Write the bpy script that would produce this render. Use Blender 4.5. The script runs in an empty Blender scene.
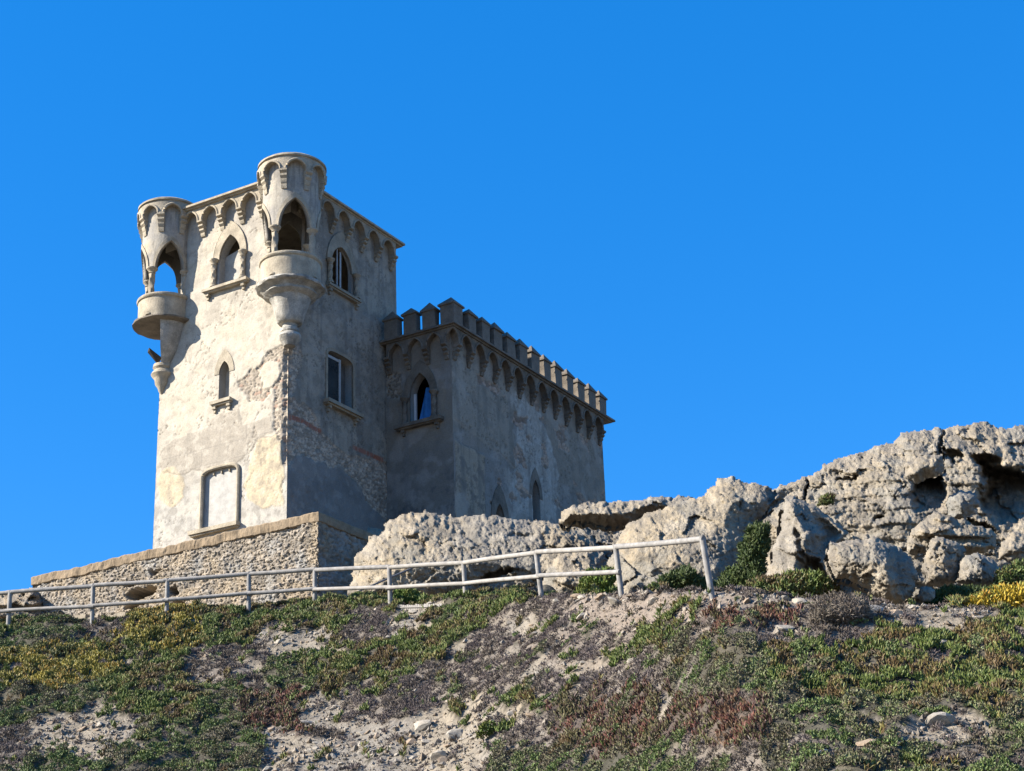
import bpy, math, random
import numpy as np
# ---------------------------------------------------------------- camera, sky, sun, exposure
sc = bpy.context.scene
COL = sc.collection
CAM_H = 1.6
FOC, PITCH, ROLL = 1776.6, 0.3824, -0.0362
cam_d = bpy.data.cameras.new("camera"); cam = bpy.data.objects.new("camera", cam_d); COL.objects.link(cam)
cam_d.sensor_fit = 'HORIZONTAL'; cam_d.sensor_width = 36.0; cam_d.lens = FOC / 1024 * 36.0
cam_d.clip_start = 0.1; cam_d.clip_end = 12000
cam.location = (0, 0, CAM_H)
from mathutils import Matrix, Euler, Vector
cam.matrix_world = Matrix.Translation((0, 0, CAM_H)) @ Matrix.Rotation(math.pi/2 + PITCH, 4, 'X') @ Matrix.Rotation(-ROLL, 4, 'Z').inverted()
sc.camera = cam
PHI = 0.5243
SUN_DELTA, SUN_EL = 49.0, 30.0            # sun to the left of the lit face's normal, and its height
az = PHI + math.radians(SUN_DELTA)        # measured from straight behind the camera towards the left
el = math.radians(SUN_EL)
S = Vector((-math.sin(az)*math.cos(el), -math.cos(az)*math.cos(el), math.sin(el)))
world = bpy.data.worlds.new("World"); sc.world = world; world.use_nodes = True
nt = world.node_tree; bg = nt.nodes["Background"]
sky = nt.nodes.new("ShaderNodeTexSky"); sky.sky_type = 'NISHITA'; sky.sun_disc = False
sky.sun_elevation = el; sky.sun_rotation = math.atan2(S.x, S.y)
sky.air_density = 1.0; sky.dust_density = 0.1; sky.ozone_density = 4.0; sky.altitude = 300
hsv = nt.nodes.new("ShaderNodeHueSaturation"); hsv.inputs["Saturation"].default_value = 1.345; hsv.inputs["Hue"].default_value = 0.506
nt.links.new(sky.outputs[0], hsv.inputs["Color"]); mixn = nt.nodes.new("ShaderNodeMix"); mixn.data_type = 'RGBA'; mixn.inputs[0].default_value = 0.45      # evens out the clear sky
nt.links.new(hsv.outputs[0], mixn.inputs[6]); mixn.inputs[7].default_value = (0.075, 1.06, 3.3, 1)
nt.links.new(mixn.outputs[2], bg.inputs[0])
bg.inputs[1].default_value = 0.097
sun_d = bpy.data.lights.new("sun", 'SUN'); sun_d.energy = 5.0; sun_d.angle = math.radians(0.5); sun_d.color = (1.0, 0.925, 0.81)
sun = bpy.data.objects.new("sun", sun_d); COL.objects.link(sun)
sun.rotation_euler = S.to_track_quat('Z', 'Y').to_euler()
sc.view_settings.view_transform = 'Standard'; sc.view_settings.look = 'None'
sc.view_settings.gamma = 1; sc.view_settings.use_curve_mapping = False
sc.view_settings.exposure = 1.5

# ---------------------------------------------------------------- numeric helpers
rng = np.random.default_rng(7); random.seed(7)
def ray(px, py):
    c, s = math.cos(ROLL), math.sin(ROLL)
    X = np.asarray(px, float) - 512; Y = np.asarray(py, float) - 385.5
    a = (c*X + s*Y)/FOC; b = -(-s*X + c*Y)/FOC
    return np.stack([a, math.cos(PITCH) - b*math.sin(PITCH), math.sin(PITCH) + b*math.cos(PITCH)], -1)
def at(px, py, Y):                         # measured picture point at depth Y -> place in the world
    r = ray(px, py); r = r*(np.asarray(Y)/r[..., 1])[..., None]
    r[..., 2] += CAM_H
    return r
def proj(P):
    x, y, z = P[..., 0], P[..., 1], P[..., 2] - CAM_H
    d = y*math.cos(PITCH) + z*math.sin(PITCH); u = -y*math.sin(PITCH) + z*math.cos(PITCH)
    a, b = FOC*x/d, -FOC*u/d
    c, s = math.cos(ROLL), math.sin(ROLL)
    return 512 + c*a - s*b, 385.5 + s*a + c*b
ORG = np.array([-7.545, 55.555, 18.021 + CAM_H])
DX = np.array([math.cos(PHI), -math.sin(PHI), 0.0]); DY = np.array([math.sin(PHI), math.cos(PHI), 0.0])
O0 = ORG - np.array([0, 0, CAM_H])
def onA(px, py, y0=0.0):                   # picture point on a wall parallel to the lit face -> (x, z) in castle coordinates
    r = ray(px, py); t = (O0@DY + y0)/(r@DY); q = r*t - O0; return (float(q@DX), float(q[2]))
def onB(px, py, x0=0.0):
    r = ray(px, py); t = (O0@DX + x0)/(r@DX); q = r*t - O0; return (float(q@DY), float(q[2]))
def polyA(pts, y0=0.0): return np.array([onA(a, b, y0) for a, b in pts])
def polyB(pts, x0=0.0): return np.array([onB(a, b, x0) for a, b in pts])

def _hash(ix, iy, iz, seed):
    h = (ix.astype(np.int64)*374761393 + iy.astype(np.int64)*668265263 + iz.astype(np.int64)*2147483647 + seed*974634777) & 0xFFFFFFFF
    h = ((h ^ (h >> 13))*1274126177) & 0xFFFFFFFF
    h = ((h ^ (h >> 16))*2246822519) & 0xFFFFFFFF
    return (h ^ (h >> 15)) & 0xFFFFFFFF
def vnoise(P, seed=0):                      # gradient noise, about -1..1
    P = np.asarray(P, float); i = np.floor(P).astype(np.int64); f = P - i
    w = f*f*f*(f*(f*6 - 15) + 10); out = 0
    for dx in (0, 1):
        wx = w[..., 0] if dx else 1 - w[..., 0]
        for dy in (0, 1):
            wy = w[..., 1] if dy else 1 - w[..., 1]
            for dz in (0, 1):
                wz = w[..., 2] if dz else 1 - w[..., 2]
                h = _hash(i[..., 0] + dx, i[..., 1] + dy, i[..., 2] + dz, seed)
                gx = (h & 1023)/511.5 - 1; gy = ((h >> 10) & 1023)/511.5 - 1; gz = ((h >> 20) & 1023)/511.5 - 1
                out = out + wx*wy*wz*(gx*(f[..., 0] - dx) + gy*(f[..., 1] - dy) + gz*(f[..., 2] - dz))
    return out*1.5
def fbm(P, oct=4, seed=0, gain=.5):
    a, s, o = 1.0, 1.0, 0
    for k in range(oct):
        o = o + a*vnoise(P*s + 17.3*k, seed + k); a *= gain; s *= 2.03
    return o
def fbm2(s, t, sc_, oct=4, seed=0, gain=.5):
    return fbm(np.stack([np.asarray(s, float)/sc_, np.asarray(t, float)/sc_, np.zeros_like(np.asarray(s, float)) + .37], -1), oct, seed, gain)
def worley(s, t, seed=0):                   # F1, F2-F1, cell random
    i, j = np.floor(s).astype(np.int64), np.floor(t).astype(np.int64)
    f1 = np.full(s.shape, 9.); f2 = f1.copy(); cid = np.zeros(s.shape)
    z = np.zeros_like(i)
    for di in (-1, 0, 1):
        for dj in (-1, 0, 1):
            h = _hash(i + di, j + dj, z, seed)
            qx = i + di + .1 + .8*((h & 4095)/4095); qy = j + dj + .1 + .8*(((h >> 12) & 4095)/4095)
            d = np.hypot(s - qx, t - qy); r = ((h >> 20) & 1023)/1023
            c = d < f1
            f2 = np.where(c, f1, np.minimum(f2, d)); cid = np.where(c, r, cid); f1 = np.where(c, d, f1)
    return f1, f2 - f1, cid
def psd(poly, s, t):                        # signed distance to a polygon, positive inside
    poly = np.asarray(poly, float); s = np.asarray(s, float); t = np.asarray(t, float)
    d = np.full(s.shape, 1e9); ins = np.zeros(s.shape, bool); n = len(poly)
    for k in range(n):
        ax, ay = poly[k]; bx, by = poly[(k + 1) % n]
        ex, ey = bx - ax, by - ay; L = ex*ex + ey*ey + 1e-12
        h = np.clip(((s - ax)*ex + (t - ay)*ey)/L, 0, 1)
        d = np.minimum(d, np.hypot(s - ax - h*ex, t - ay - h*ey))
        c = ((ay > t) != (by > t))
        with np.errstate(divide='ignore', invalid='ignore'):
            xi = ax + (t - ay)*ex/(ey if abs(ey) > 1e-12 else 1e-12)
        ins ^= c & (s < xi)
    return np.where(ins, d, -d)
def sstep(a, b, x):
    x = np.clip((x - a)/(b - a), 0, 1); return x*x*(3 - 2*x)
def mix(a, b, w):
    return a + (b - a)*w[..., None]

# ---------------------------------------------------------------- mesh and object helpers
def make_mesh(name, V, Q=None, T=None, tone=None, smooth=False):
    V = np.asarray(V, np.float32); me = bpy.data.meshes.new(name)
    nq = 0 if Q is None else len(Q); ntr = 0 if T is None else len(T)
    me.vertices.add(len(V)); me.vertices.foreach_set('co', V.ravel())
    loops = []
    if nq: loops.append(np.asarray(Q, np.int32).ravel())
    if ntr: loops.append(np.asarray(T, np.int32).ravel())
    loops = np.concatenate(loops)
    me.loops.add(len(loops)); me.loops.foreach_set('vertex_index', loops)
    me.polygons.add(nq + ntr)
    start = np.concatenate([np.arange(nq)*4, nq*4 + np.arange(ntr)*3]).astype(np.int32)
    me.polygons.foreach_set('loop_start', start)
    me.polygons.foreach_set('use_smooth', np.full(nq + ntr, smooth))
    if tone is not None:
        a = me.attributes.new('tone', 'FLOAT_COLOR', 'POINT')
        c = np.ones((len(V), 4), np.float32); c[:, :3] = np.clip(tone, 0, 1); a.data.foreach_set('color', c.ravel())
    me.update(calc_edges=True); me.validate()
    return me
class MB:
    def __init__(s): s.v, s.f = [], []
    def add(s, vs, fs):
        n = len(s.v); s.v += [tuple(map(float, p)) for p in vs]; s.f += [tuple(n + i for i in f) for f in fs]; return s
    def quadstrip(s, rows, closed_u=False, closed_v=False):
        n = len(rows[0]); m = len(rows); b = len(s.v)
        for r in rows: s.v += [tuple(map(float, p)) for p in r]
        for i in range(m if closed_v else m - 1):
            for j in range(n if closed_u else n - 1):
                i2, j2 = (i + 1) % m, (j + 1) % n
                s.f.append((b + i*n + j, b + i*n + j2, b + i2*n + j2, b + i2*n + j))
        return s
    def box(s, a, b, mp=None, jit=0):
        P = [(x, y, z) for z in (a[2], b[2]) for y in (a[1], b[1]) for x in (a[0], b[0])]
        if jit: P = [tuple(c + random.uniform(-jit, jit) for c in p) for p in P]
        if mp: P = [mp(*p) for p in P]
        return s.add(P, [(0, 2, 3, 1), (4, 5, 7, 6), (0, 1, 5, 4), (2, 6, 7, 3), (0, 4, 6, 2), (1, 3, 7, 5)])
    def lathe(s, prof, c=(0, 0), n=40, a0=0., a1=2*math.pi, cap=True, noise=0, rot=0, sq=1):
        full = abs(a1 - a0 - 2*math.pi) < 1e-6
        m = n if full else n + 1; rows = []
        for k, (r, z) in enumerate(prof):
            row = []
            for i in range(m):
                a = a0 + (a1 - a0)*i/n
                rr = r*(1 + noise*math.sin(7*a + 3.1*k)*math.sin(3*a + k*1.7) + noise*random.uniform(-.5, .5))
                row.append((c[0] + rr*math.cos(a), c[1] + rr*math.sin(a), z + noise*random.uniform(-.4, .4)*r))
            rows.append(row)
        s.quadstrip(rows, closed_u=full)
        if not full:
            for i in (0, m - 1):
                s.add([(c[0], c[1], prof[0][1])] + [r[i] for r in rows] + [(c[0], c[1], prof[-1][1])], [tuple(range(len(rows) + 2))])
        if cap and full:
            for row in (rows[0], rows[-1]): s.add(row, [tuple(range(m))])
        return s
    def tube(s, pts, r, n=8, r2=None, wob=0):
        pts = [Vector(p) for p in pts]; rows = []
        for i, p in enumerate(pts):
            d = (pts[min(i + 1, len(pts) - 1)] - pts[max(i - 1, 0)]).normalized()
            u = d.cross(Vector((.13, .31, .94)) if abs(d.z) < .9 else Vector((1, .2, 0))).normalized(); w = d.cross(u)
            rr = r if r2 is None else r + (r2 - r)*i/(len(pts) - 1)
            rows.append([p + (u*math.cos(2*math.pi*k/n) + w*math.sin(2*math.pi*k/n))*rr*(1 + random.uniform(-wob, wob)) for k in range(n)])
        s.quadstrip(rows, closed_u=True)
        for row in (rows[0], rows[-1]): s.add(row, [tuple(range(n))])
        return s
    def mesh(s, name, smooth=False):
        me = bpy.data.meshes.new(name); me.from_pydata(s.v, [], s.f); me.validate(); me.update()
        if smooth:
            me.polygons.foreach_set('use_smooth', [True]*len(me.polygons))
            me.set_sharp_from_angle(angle=math.radians(40))
        return me
def link(name, me, mat, parent=None):
    o = bpy.data.objects.new(name, me); COL.objects.link(o)
    if me is not None and mat is not None:
        me.materials.clear(); me.materials.append(mat)
    if parent is not None: o.parent = parent
    return o
def tag(o, label=None, cat=None, group=None, kind=None):
    if label: o["label"] = label
    if cat: o["category"] = cat
    if group: o["group"] = group
    if kind: o["kind"] = kind
    return o
def empty(name, loc=(0, 0, 0), rz=0):
    o = bpy.data.objects.new(name, None); COL.objects.link(o); o.location = loc; o.rotation_euler = (0, 0, rz); o.empty_display_size = .3
    return o

# ---------------------------------------------------------------- materials
def mat(name, color=None, rough=.9, var=.25, vscale=3.0, bump=.4, bscale=30.0, bdist=.02, tint=(1, 1, 1), spec=.2, stretch=None, fine=.12, metal=0):
    m = bpy.data.materials.new(name); m.use_nodes = True; t = m.node_tree; N = t.nodes.new; L = t.links.new
    b = t.nodes["Principled BSDF"]; b.inputs["Roughness"].default_value = rough; b.inputs["Specular IOR Level"].default_value = spec
    b.inputs["Metallic"].default_value = metal
    tc = N("ShaderNodeTexCoord"); mp = N("ShaderNodeMapping"); L(tc.outputs["Object"], mp.inputs[0])
    if stretch: mp.inputs["Scale"].default_value = stretch
    def nz(scale, det=6, rg=.6):
        n = N("ShaderNodeTexNoise"); n.inputs["Scale"].default_value = scale; n.inputs["Detail"].default_value = det; n.inputs["Roughness"].default_value = rg
        L(mp.outputs[0], n.inputs["Vector"]); return n
    n1, n2 = nz(vscale), nz(vscale*9, 4)
    def rangen(src, lo, hi):
        r = N("ShaderNodeMapRange"); r.inputs["From Min"].default_value = .3; r.inputs["From Max"].default_value = .7
        r.inputs["To Min"].default_value = lo; r.inputs["To Max"].default_value = hi; L(src, r.inputs["Value"]); return r
    r1 = rangen(n1.outputs["Fac"], .74*(1 - var), .74*(1 + var*.7)); r2 = rangen(n2.outputs["Fac"], 1 - fine, 1 + fine)
    mu = N("ShaderNodeMath"); mu.operation = 'MULTIPLY'; L(r1.outputs[0], mu.inputs[0]); L(r2.outputs[0], mu.inputs[1])
    if color is None:
        a = N("ShaderNodeAttribute"); a.attribute_name = 'tone'; src = a.outputs["Color"]
    else:
        a = N("ShaderNodeRGB"); a.outputs[0].default_value = (*color, 1); src = a.outputs[0]
    vm = N("ShaderNodeVectorMath"); vm.operation = 'SCALE'; L(src, vm.inputs[0]); L(mu.outputs[0], vm.inputs["Scale"])
    L(vm.outputs[0], b.inputs["Base Color"])
    if bump:
        n3 = nz(bscale, 5, .65); bp = N("ShaderNodeBump"); bp.inputs["Strength"].default_value = bump; bp.inputs["Distance"].default_value = bdist
        L(n3.outputs["Fac"], bp.inputs["Height"]); L(bp.outputs[0], b.inputs["Normal"])
    return m
M_WALL = mat("weathered_plaster", var=.1, vscale=2.2, bump=.4, bscale=18, bdist=.025, fine=.15)
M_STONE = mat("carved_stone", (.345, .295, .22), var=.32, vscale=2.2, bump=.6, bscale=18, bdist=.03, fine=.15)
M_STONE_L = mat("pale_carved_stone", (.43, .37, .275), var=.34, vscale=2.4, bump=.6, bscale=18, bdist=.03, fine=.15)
M_STONE_D = mat("dark_weathered_stone", (.195, .165, .13), var=.4, vscale=2.2, bump=.6, bscale=18, bdist=.03, fine=.18)
M_PLASTER = mat("patched_plaster", (.45, .425, .37), var=.24, vscale=3, bump=.4, bscale=16, bdist=.02)
M_PANEL = mat("white_blocking_plaster", (.46, .44, .40), var=.2, vscale=4, bump=.3, bscale=16, bdist=.01)
M_BOWL = mat("stained_bowl_plaster", (.40, .375, .325), var=.5, vscale=2.4, bump=.5, bscale=16, bdist=.03, fine=.2)
M_DARK = mat("dark_interior_stone", (.12, .11, .10), var=.3)
M_COPING = mat("tan_mortar_coping", (.285, .215, .14), var=.3, vscale=2.5, bump=.5, bscale=16, bdist=.03, fine=.15)
M_ROCK = mat("sandstone_rock", var=.2, vscale=2.5, bump=1.0, bscale=9, bdist=.10, fine=.2)
M_GROUND = mat("sandy_slope", var=.2, vscale=1.5, bump=.8, bscale=16, bdist=.04, fine=.22)
M_WOOD = mat("weathered_grey_timber", (.36, .335, .30), var=.3, vscale=5, bump=.35, bscale=30, bdist=.01, rough=.75, stretch=(1, 1, 1))
M_WOOD2 = mat("silver_grey_timber", (.30, .285, .265), var=.35, vscale=6, bump=.4, bscale=30, bdist=.01, rough=.8)
M_LEAF = mat("leaf", var=.22, vscale=2.0, bump=0, rough=.6, spec=.25, fine=.2)
M_TWIG = mat("dry_twigs", var=.22, vscale=2.0, bump=0, rough=.9, fine=.2)
M_STICK = mat("dark_metal_pipe", (.17, .17, .18), var=.15, rough=.5, bump=.1)
M_WHITE = mat("white_window_paint", (.62, .62, .62), var=.12, bump=.1, rough=.5)
M_FRAME = mat("grey_window_paint", (.42, .42, .41), var=.2, bump=.1, rough=.5)
M_GLASS = mat("dusty_window_glass", (.035, .045, .05), var=.4, vscale=1.5, bump=.05, rough=.12, spec=.5)
M_TARP = mat("blue_tarpaulin", (.04, .20, .50), var=.2, vscale=3, bump=.3, bscale=6, rough=.5)
M_BOARD = mat("rotten_dark_board", (.05, .045, .04), var=.3)

# ---------------------------------------------------------------- terrain
POSTS = [  # top x, top y, base x, base y (picture), distance
 (-70, 599, -73, 634, 47.4), (10.3, 591, 8, 628, 46.8), (93.3, 584, 92, 625, 46.3), (167.6, 578.7, 166.5, 618, 46), (249, 572, 248.6, 611, 45.9), (315, 568, 314.7, 607, 45.5),
 (389.3, 565.6, 390.4, 606.5, 44), (463.5, 561.4, 466, 603, 42.3), (536, 550.5, 541.6, 598, 39.5), (615.4, 545, 621.4, 594, 36.5), (702, 536.3, 711.3, 592.5, 32.8)]
_cp = [at(bx, by, Y) for _, _, bx, by, Y in POSTS]
CX = np.array([-60., -30.] + [p[0] for p in _cp] + [6.8, 9.0, 14, 30, 60])
CY = np.array([48., 48.] + [p[1] for p in _cp] + [31.2, 31.0, 31, 33, 36])
CZ = np.array([12., 13.3] + [p[2] for p in _cp] + list(at(905, 612, 31.2)[2:]) + list(at(1030, 617, 31.0)[2:]) + [9.0, 8.5, 5.])
def smin(a, b, k): h = np.clip(.5 + .5*(b - a)/k, 0, 1); return b*(1 - h) + a*h - k*h*(1 - h)
def ground_base(x, y):
    yc = (np.interp(x - .5, CX, CY) + np.interp(x, CX, CY)*2 + np.interp(x + .5, CX, CY))/4
    zc = (np.interp(x - .5, CX, CZ) + np.interp(x, CX, CZ)*2 + np.interp(x + .5, CX, CZ))/4
    d = y - yc
    front = zc + .68*d + .02*np.clip(d + 14, -10, 0)
    back = zc + .24*d
    z = np.where(d < 0, front, smin(back, zc*0 + 17.6 + CAM_H*0, 1.5))
    far = np.clip((y - 90)/120, 0, 1); z = z*(1 - sstep(0, 1, far))
    side = sstep(28, 110, np.abs(x)); z = z*(1 - side)
    return -smin(-z, np.zeros_like(z), 1.5)
def ground(x, y):
    z = ground_base(x, y)
    near = np.exp(-np.clip(np.hypot(x, y - 40) - 40, 0, None)/30)
    n = .22*fbm2(x, y, 3.2, 3, 11) + .07*fbm2(x, y, .9, 3, 12) + .035*fbm2(x, y, .28, 2, 13)
    d = np.abs(y - np.interp(x, CX, CY))
    return z + n*near*(.35 + .65*sstep(.2, 1.5, d))

# vegetation map, in picture coordinates of the slope: what grows where
VEG = [  # kind, polygon
 ('P', [(78,622),(130,622),(128,640),(80,642)]), ('C', [(-60,634),(86,626),(84,646),(-60,662)]),
 ('Y', [(120,626),(160,614),(205,616),(200,650),(165,655),(118,648)]), ('G', [(196,616),(250,610),(250,650),(200,652)]),
 ('G', [(226,612),(345,600),(392,602),(392,618),(335,634),(232,634)]), ('P', [(180,650),(270,645),(262,686),(186,690)]),
 ('B', [(252,634),(322,632),(330,644),(290,662),(255,654)]), ('G', [(286,660),(345,634),(352,668),(296,668)]),
 ('C', [(256,662),(302,660),(304,690),(262,692)]), ('Y', [(-70,656),(60,652),(110,655),(118,690),(40,694),(-70,694)]),
 ('G', [(104,648),(200,652),(212,690),(206,724),(110,726)]), ('C', [(-70,694),(104,690),(104,722),(-70,730)]),
 ('B', [(30,722),(108,708),(138,726),(132,750),(60,762),(15,750)]), ('C', [(120,728),(200,700),(268,708),(268,771),(250,830),(90,830),(105,760)]),
 ('P', [(-70,735),(30,732),(30,830),(-70,830)]), ('C', [(30,762),(70,752),(96,775),(80,830),(30,830)]), ('R', [(228,704),(302,700),(300,736),(236,738)]), ('B', [(262,738),(300,716),(345,712),(350,830),(262,830)]),
 ('G', [(430,600),(470,594),(520,598),(512,612),(468,640),(420,672),(345,698),(330,690),(330,668),(390,644),(425,618)]),
 ('P', [(338,614),(390,610),(388,648),(338,650)]), ('B', [(390,606),(438,602),(428,628),(392,642)]),
 ('P', [(340,686),(420,670),(452,678),(450,712),(370,722),(336,722)]), ('P', [(455,650),(500,622),(560,606),(598,608),(592,690),(540,696),(460,690)]),
 ('B', [(505,625),(535,618),(536,632),(508,640)]), ('B', [(505,692),(545,655),(585,624),(604,612),(614,616),(584,638),(554,668),(518,702)]), ('B', [(560,600),(700,588),(812,588),(812,606),(690,622),(570,622)]),
 ('G', [(604,664),(640,640),(674,624),(676,640),(640,660),(612,672)]), ('B', [(336,716),(420,712),(500,704),(540,722),(500,771),(480,830),(336,830)]),
 ('P', [(540,650),(640,636),(648,676),(600,700),(545,694)]), ('B', [(548,668),(560,660),(600,650),(640,640),(645,655),(600,676),(560,686)]), ('G', [(492,694),(530,684),(535,706),(500,712)]),
 ('R', [(550,714),(610,702),(680,690),(690,740),(640,760),(560,758)]), ('C', [(490,752),(560,744),(690,740),(700,771),(690,830),(480,830)]),
 ('P', [(492,724),(552,718),(556,752),(500,756)]), ('R', [(704,606),(790,602),(800,626),(740,632),(706,630)]),
 ('P', [(726,630),(800,626),(812,600),(872,602),(872,648),(740,656)]), ('G', [(856,622),(900,634),(1000,632),(1100,600),(1100,710),(880,706)]),
 ('B', [(880,606),(930,604),(1010,606),(1020,624),(970,632),(900,632)]), ('G', [(756,646),(870,644),(872,706),(770,706)]),
 ('C', [(660,650),(764,648),(766,700),(676,700)]), ('R', [(676,702),(772,700),(786,742),(700,750),(676,740)]),
 ('C', [(764,704),(1100,700),(1100,830),(764,830)]), ('B', [(893,722),(945,716),(1005,720),(1000,746),(930,748),(896,742)]),
 ('P', [(696,744),(768,740),(770,830),(690,830)]), ('P', [(926,750),(985,746),(990,775),(930,778)]),
 ('G', [(-60,615),(-60,640),(14,634),(18,622)])]
def _area(q):
    q = np.array(q, float); return abs(np.sum(q[:, 0]*np.roll(q[:, 1], -1) - q[:, 1]*np.roll(q[:, 0], -1)))/2
VEG.sort(key=lambda v: -_area(v[1]))
def veg_kind(x, y, z):
    px, py = proj(np.stack([x, y, z], -1))
    wx = px + 16*fbm2(x, y, 1.1, 3, 31) + 9*fbm2(x, y, .3, 2, 32); wy = py + 11*fbm2(x, y, 1.0, 3, 41) + 6*fbm2(x, y, .3, 2, 42)
    best = np.full(px.shape, -14.0); kind = np.full(px.shape, 'N')
    for k, poly in VEG:
        q = np.array(poly); bb = (wx > q[:, 0].min() - 15) & (wx < q[:, 0].max() + 15) & (wy > q[:, 1].min() - 15) & (wy < q[:, 1].max() + 15)
        if not bb.any(): continue
        sd = np.full(px.shape, -99.); sd[bb] = np.minimum(psd(poly, wx[bb], wy[bb]), 1.0); c = (sd >= best) & (sd > -14)
        kind = np.where(c, k, kind); best = np.maximum(best, sd)
    n = fbm2(x, y, 1.6, 3, 55)
    dflt = np.where(n > .32, 'G', np.where(n > .05, 'P', np.where(n > -.2, 'C', 'B')))
    kind = np.where(kind == 'N', dflt, kind)
    a, b = fbm2(x, y, .55, 3, 56), fbm2(x, y, .5, 3, 57)          # other plants mixed in everywhere
    kind = np.where((a > .5) & (kind != 'B'), 'P', kind); kind = np.where((a < -.52) & (kind != 'Y') & (kind != 'B'), 'C', kind)
    kind = np.where((b > .58) & (kind != 'Y'), 'G', kind); kind = np.where((b < -.40) & (kind == 'B'), 'P', kind)
    return kind, px, py

LUMP = {'C': .25, 'G': .20, 'Y': .22, 'R': .17, 'P': .13, 'B': 0., 'N': 0.}
BARE = {'C': -.25, 'G': -.2, 'Y': -.3, 'R': -.1, 'P': .06, 'B': 9., 'N': 9.}
def mound(x, y, kind):                        # hummocks of the mat plants: height, distance in cell, cell number
    f1, e, cid = worley(x/.46 + .45*fbm2(x, y, .5, 2, 502), y/.50 + .45*fbm2(x, y, .5, 2, 505), 503)
    l = np.zeros(x.shape); hole = fbm2(x, y, .7, 3, 501)
    for k, v in LUMP.items(): l = np.where(kind == k, v*sstep(BARE[k] - .62, BARE[k] - .25, hole), l)
    return l*np.sqrt(np.clip(1 - (f1/.80)**2, 0, 1))*(.4 + cid), f1, cid
def build_ground():
    fx = np.arange(-21, 17.01, .07); fy = np.arange(21, 50.01, .07)
    def ext(a, lo, hi, n):
        g = np.geomspace(.3, 1, n)
        return np.concatenate([(a[0] - np.geomspace(.3, a[0] - lo, n))[::-1], a, a[-1] + np.geomspace(.3, hi - a[-1], n)])
    X = ext(fx, -4000, 4000, 60); Y = ext(fy, -4000, 6000, 70)
    gx, gy = np.meshgrid(X, Y); gz = ground(gx, gy)
    inn = (gx > -21) & (gx < 17) & (gy > 21) & (gy < 57)
    kind, px, py = veg_kind(gx, gy, gz)
    kb = np.where(inn, kind, 'B'); hm, _, _ = mound(gx, gy, kb)
    for _ in range(3): hm[1:-1, 1:-1] = (hm[1:-1, 1:-1]*2 + hm[:-2, 1:-1] + hm[2:, 1:-1] + hm[1:-1, :-2] + hm[1:-1, 2:])/6
    gz = gz + hm*.70
    n1 = fbm2(gx, gy, 1.5, 4, 61); n2 = fbm2(gx, gy, .4, 3, 62)
    tone = np.empty(gx.shape + (3,)); tone[:] = (.28, .238, .18)
    tone = mix(tone, np.array([.235, .21, .175]), sstep(-.2, .5, n1)); tone = mix(tone, np.array([.315, .262, .19]), sstep(.1, .6, -n1)*.7)
    pink = psd([(560,580),(820,580),(820,640),(560,660)], px, py); tone = mix(tone, np.array([.225, .18, .145]), sstep(-30, 10, pink)*.8)
    lit = {'P': (.19, .16, .13), 'G': (.05, .045, .03), 'Y': (.055, .045, .028), 'C': (.055, .052, .035), 'R': (.07, .05, .042)}
    for k, c in lit.items():
        tone = mix(tone, np.array(c), ((kind == k) & inn)*(.85 + .15*np.clip(n2, -1, 1))*sstep(BARE[k] - .75, BARE[k] - .5, fbm2(gx, gy, .7, 3, 501)))
    ny, nx = gx.shape; idx = np.arange(ny*nx).reshape(ny, nx)
    Q = np.stack([idx[:-1, :-1], idx[:-1, 1:], idx[1:, 1:], idx[1:, :-1]], -1).reshape(-1, 4)
    me = make_mesh("hillside", np.stack([gx, gy, gz], -1).reshape(-1, 3), Q, tone=tone.reshape(-1, 3), smooth=True)
    tag(link("hillside", me, M_GROUND), "sandy hillside with patchy plants and loose stones rising to the castle", None, kind="structure")
build_ground()
# ---------------------------------------------------------------- castle (local frame: x along the lit face to the right, y into the depth, z up from the tower foot)
castle = empty("castle", tuple(ORG), -PHI)
tag(castle, "weathered cream and grey castle with square tower, round corner turrets and crenellated wing", "castle")
TW, TD, TH = 5.74, 6.55, 12.46
WY0, WX, WY1, WH = 5.82, 2.86, 17.43, 8.04
def arch_pts(s0, s1, z0, zs, za, n=12, bottom=True, basket=False):
    """outline of a pointed (or basket) opening from its lower left corner round to its lower right"""
    w = (s1 - s0)/2; c = (s0 + s1)/2; h = za - zs; L = []
    if basket:
        for i in range(2*n + 1):
            a = math.pi*(1 - i/(2*n)); ca, sa = math.cos(a), math.sin(a)
            L.append((c + w*math.copysign(abs(ca)**.55, ca), zs + h*abs(sa)**.75))
    else:
        r = (w*w + h*h)/(2*w); am = math.asin(min(1, h/r)) if h <= r else math.pi/2
        if h <= r:
            for i in range(n + 1): a = am*i/n; L.append((s0 + r - r*math.cos(a), zs + r*math.sin(a)))
        else:
            for i in range(n + 1): u = i/n; L.append((s0 + w*(1 - (1 - u**1.0)**.62) if False else s0 + w*u**1.8, zs + h*u**.95 if u else zs))
        L += [(2*c - s, z) for s, z in L[-2::-1]]
    return ([(s0, z0)] if bottom else []) + L + ([(s1, z0)] if bottom else [])
def plane(kind):
    if kind == 'A': return lambda s, t, d: (s, -d, t)
    if kind == 'B': return lambda s, t, d: (d, s, t)
    if kind == 'F': return lambda s, t, d: (s, WY0 - d, t)
    if kind == 'S': return lambda s, t, d: (WX + d, s, t)
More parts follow.
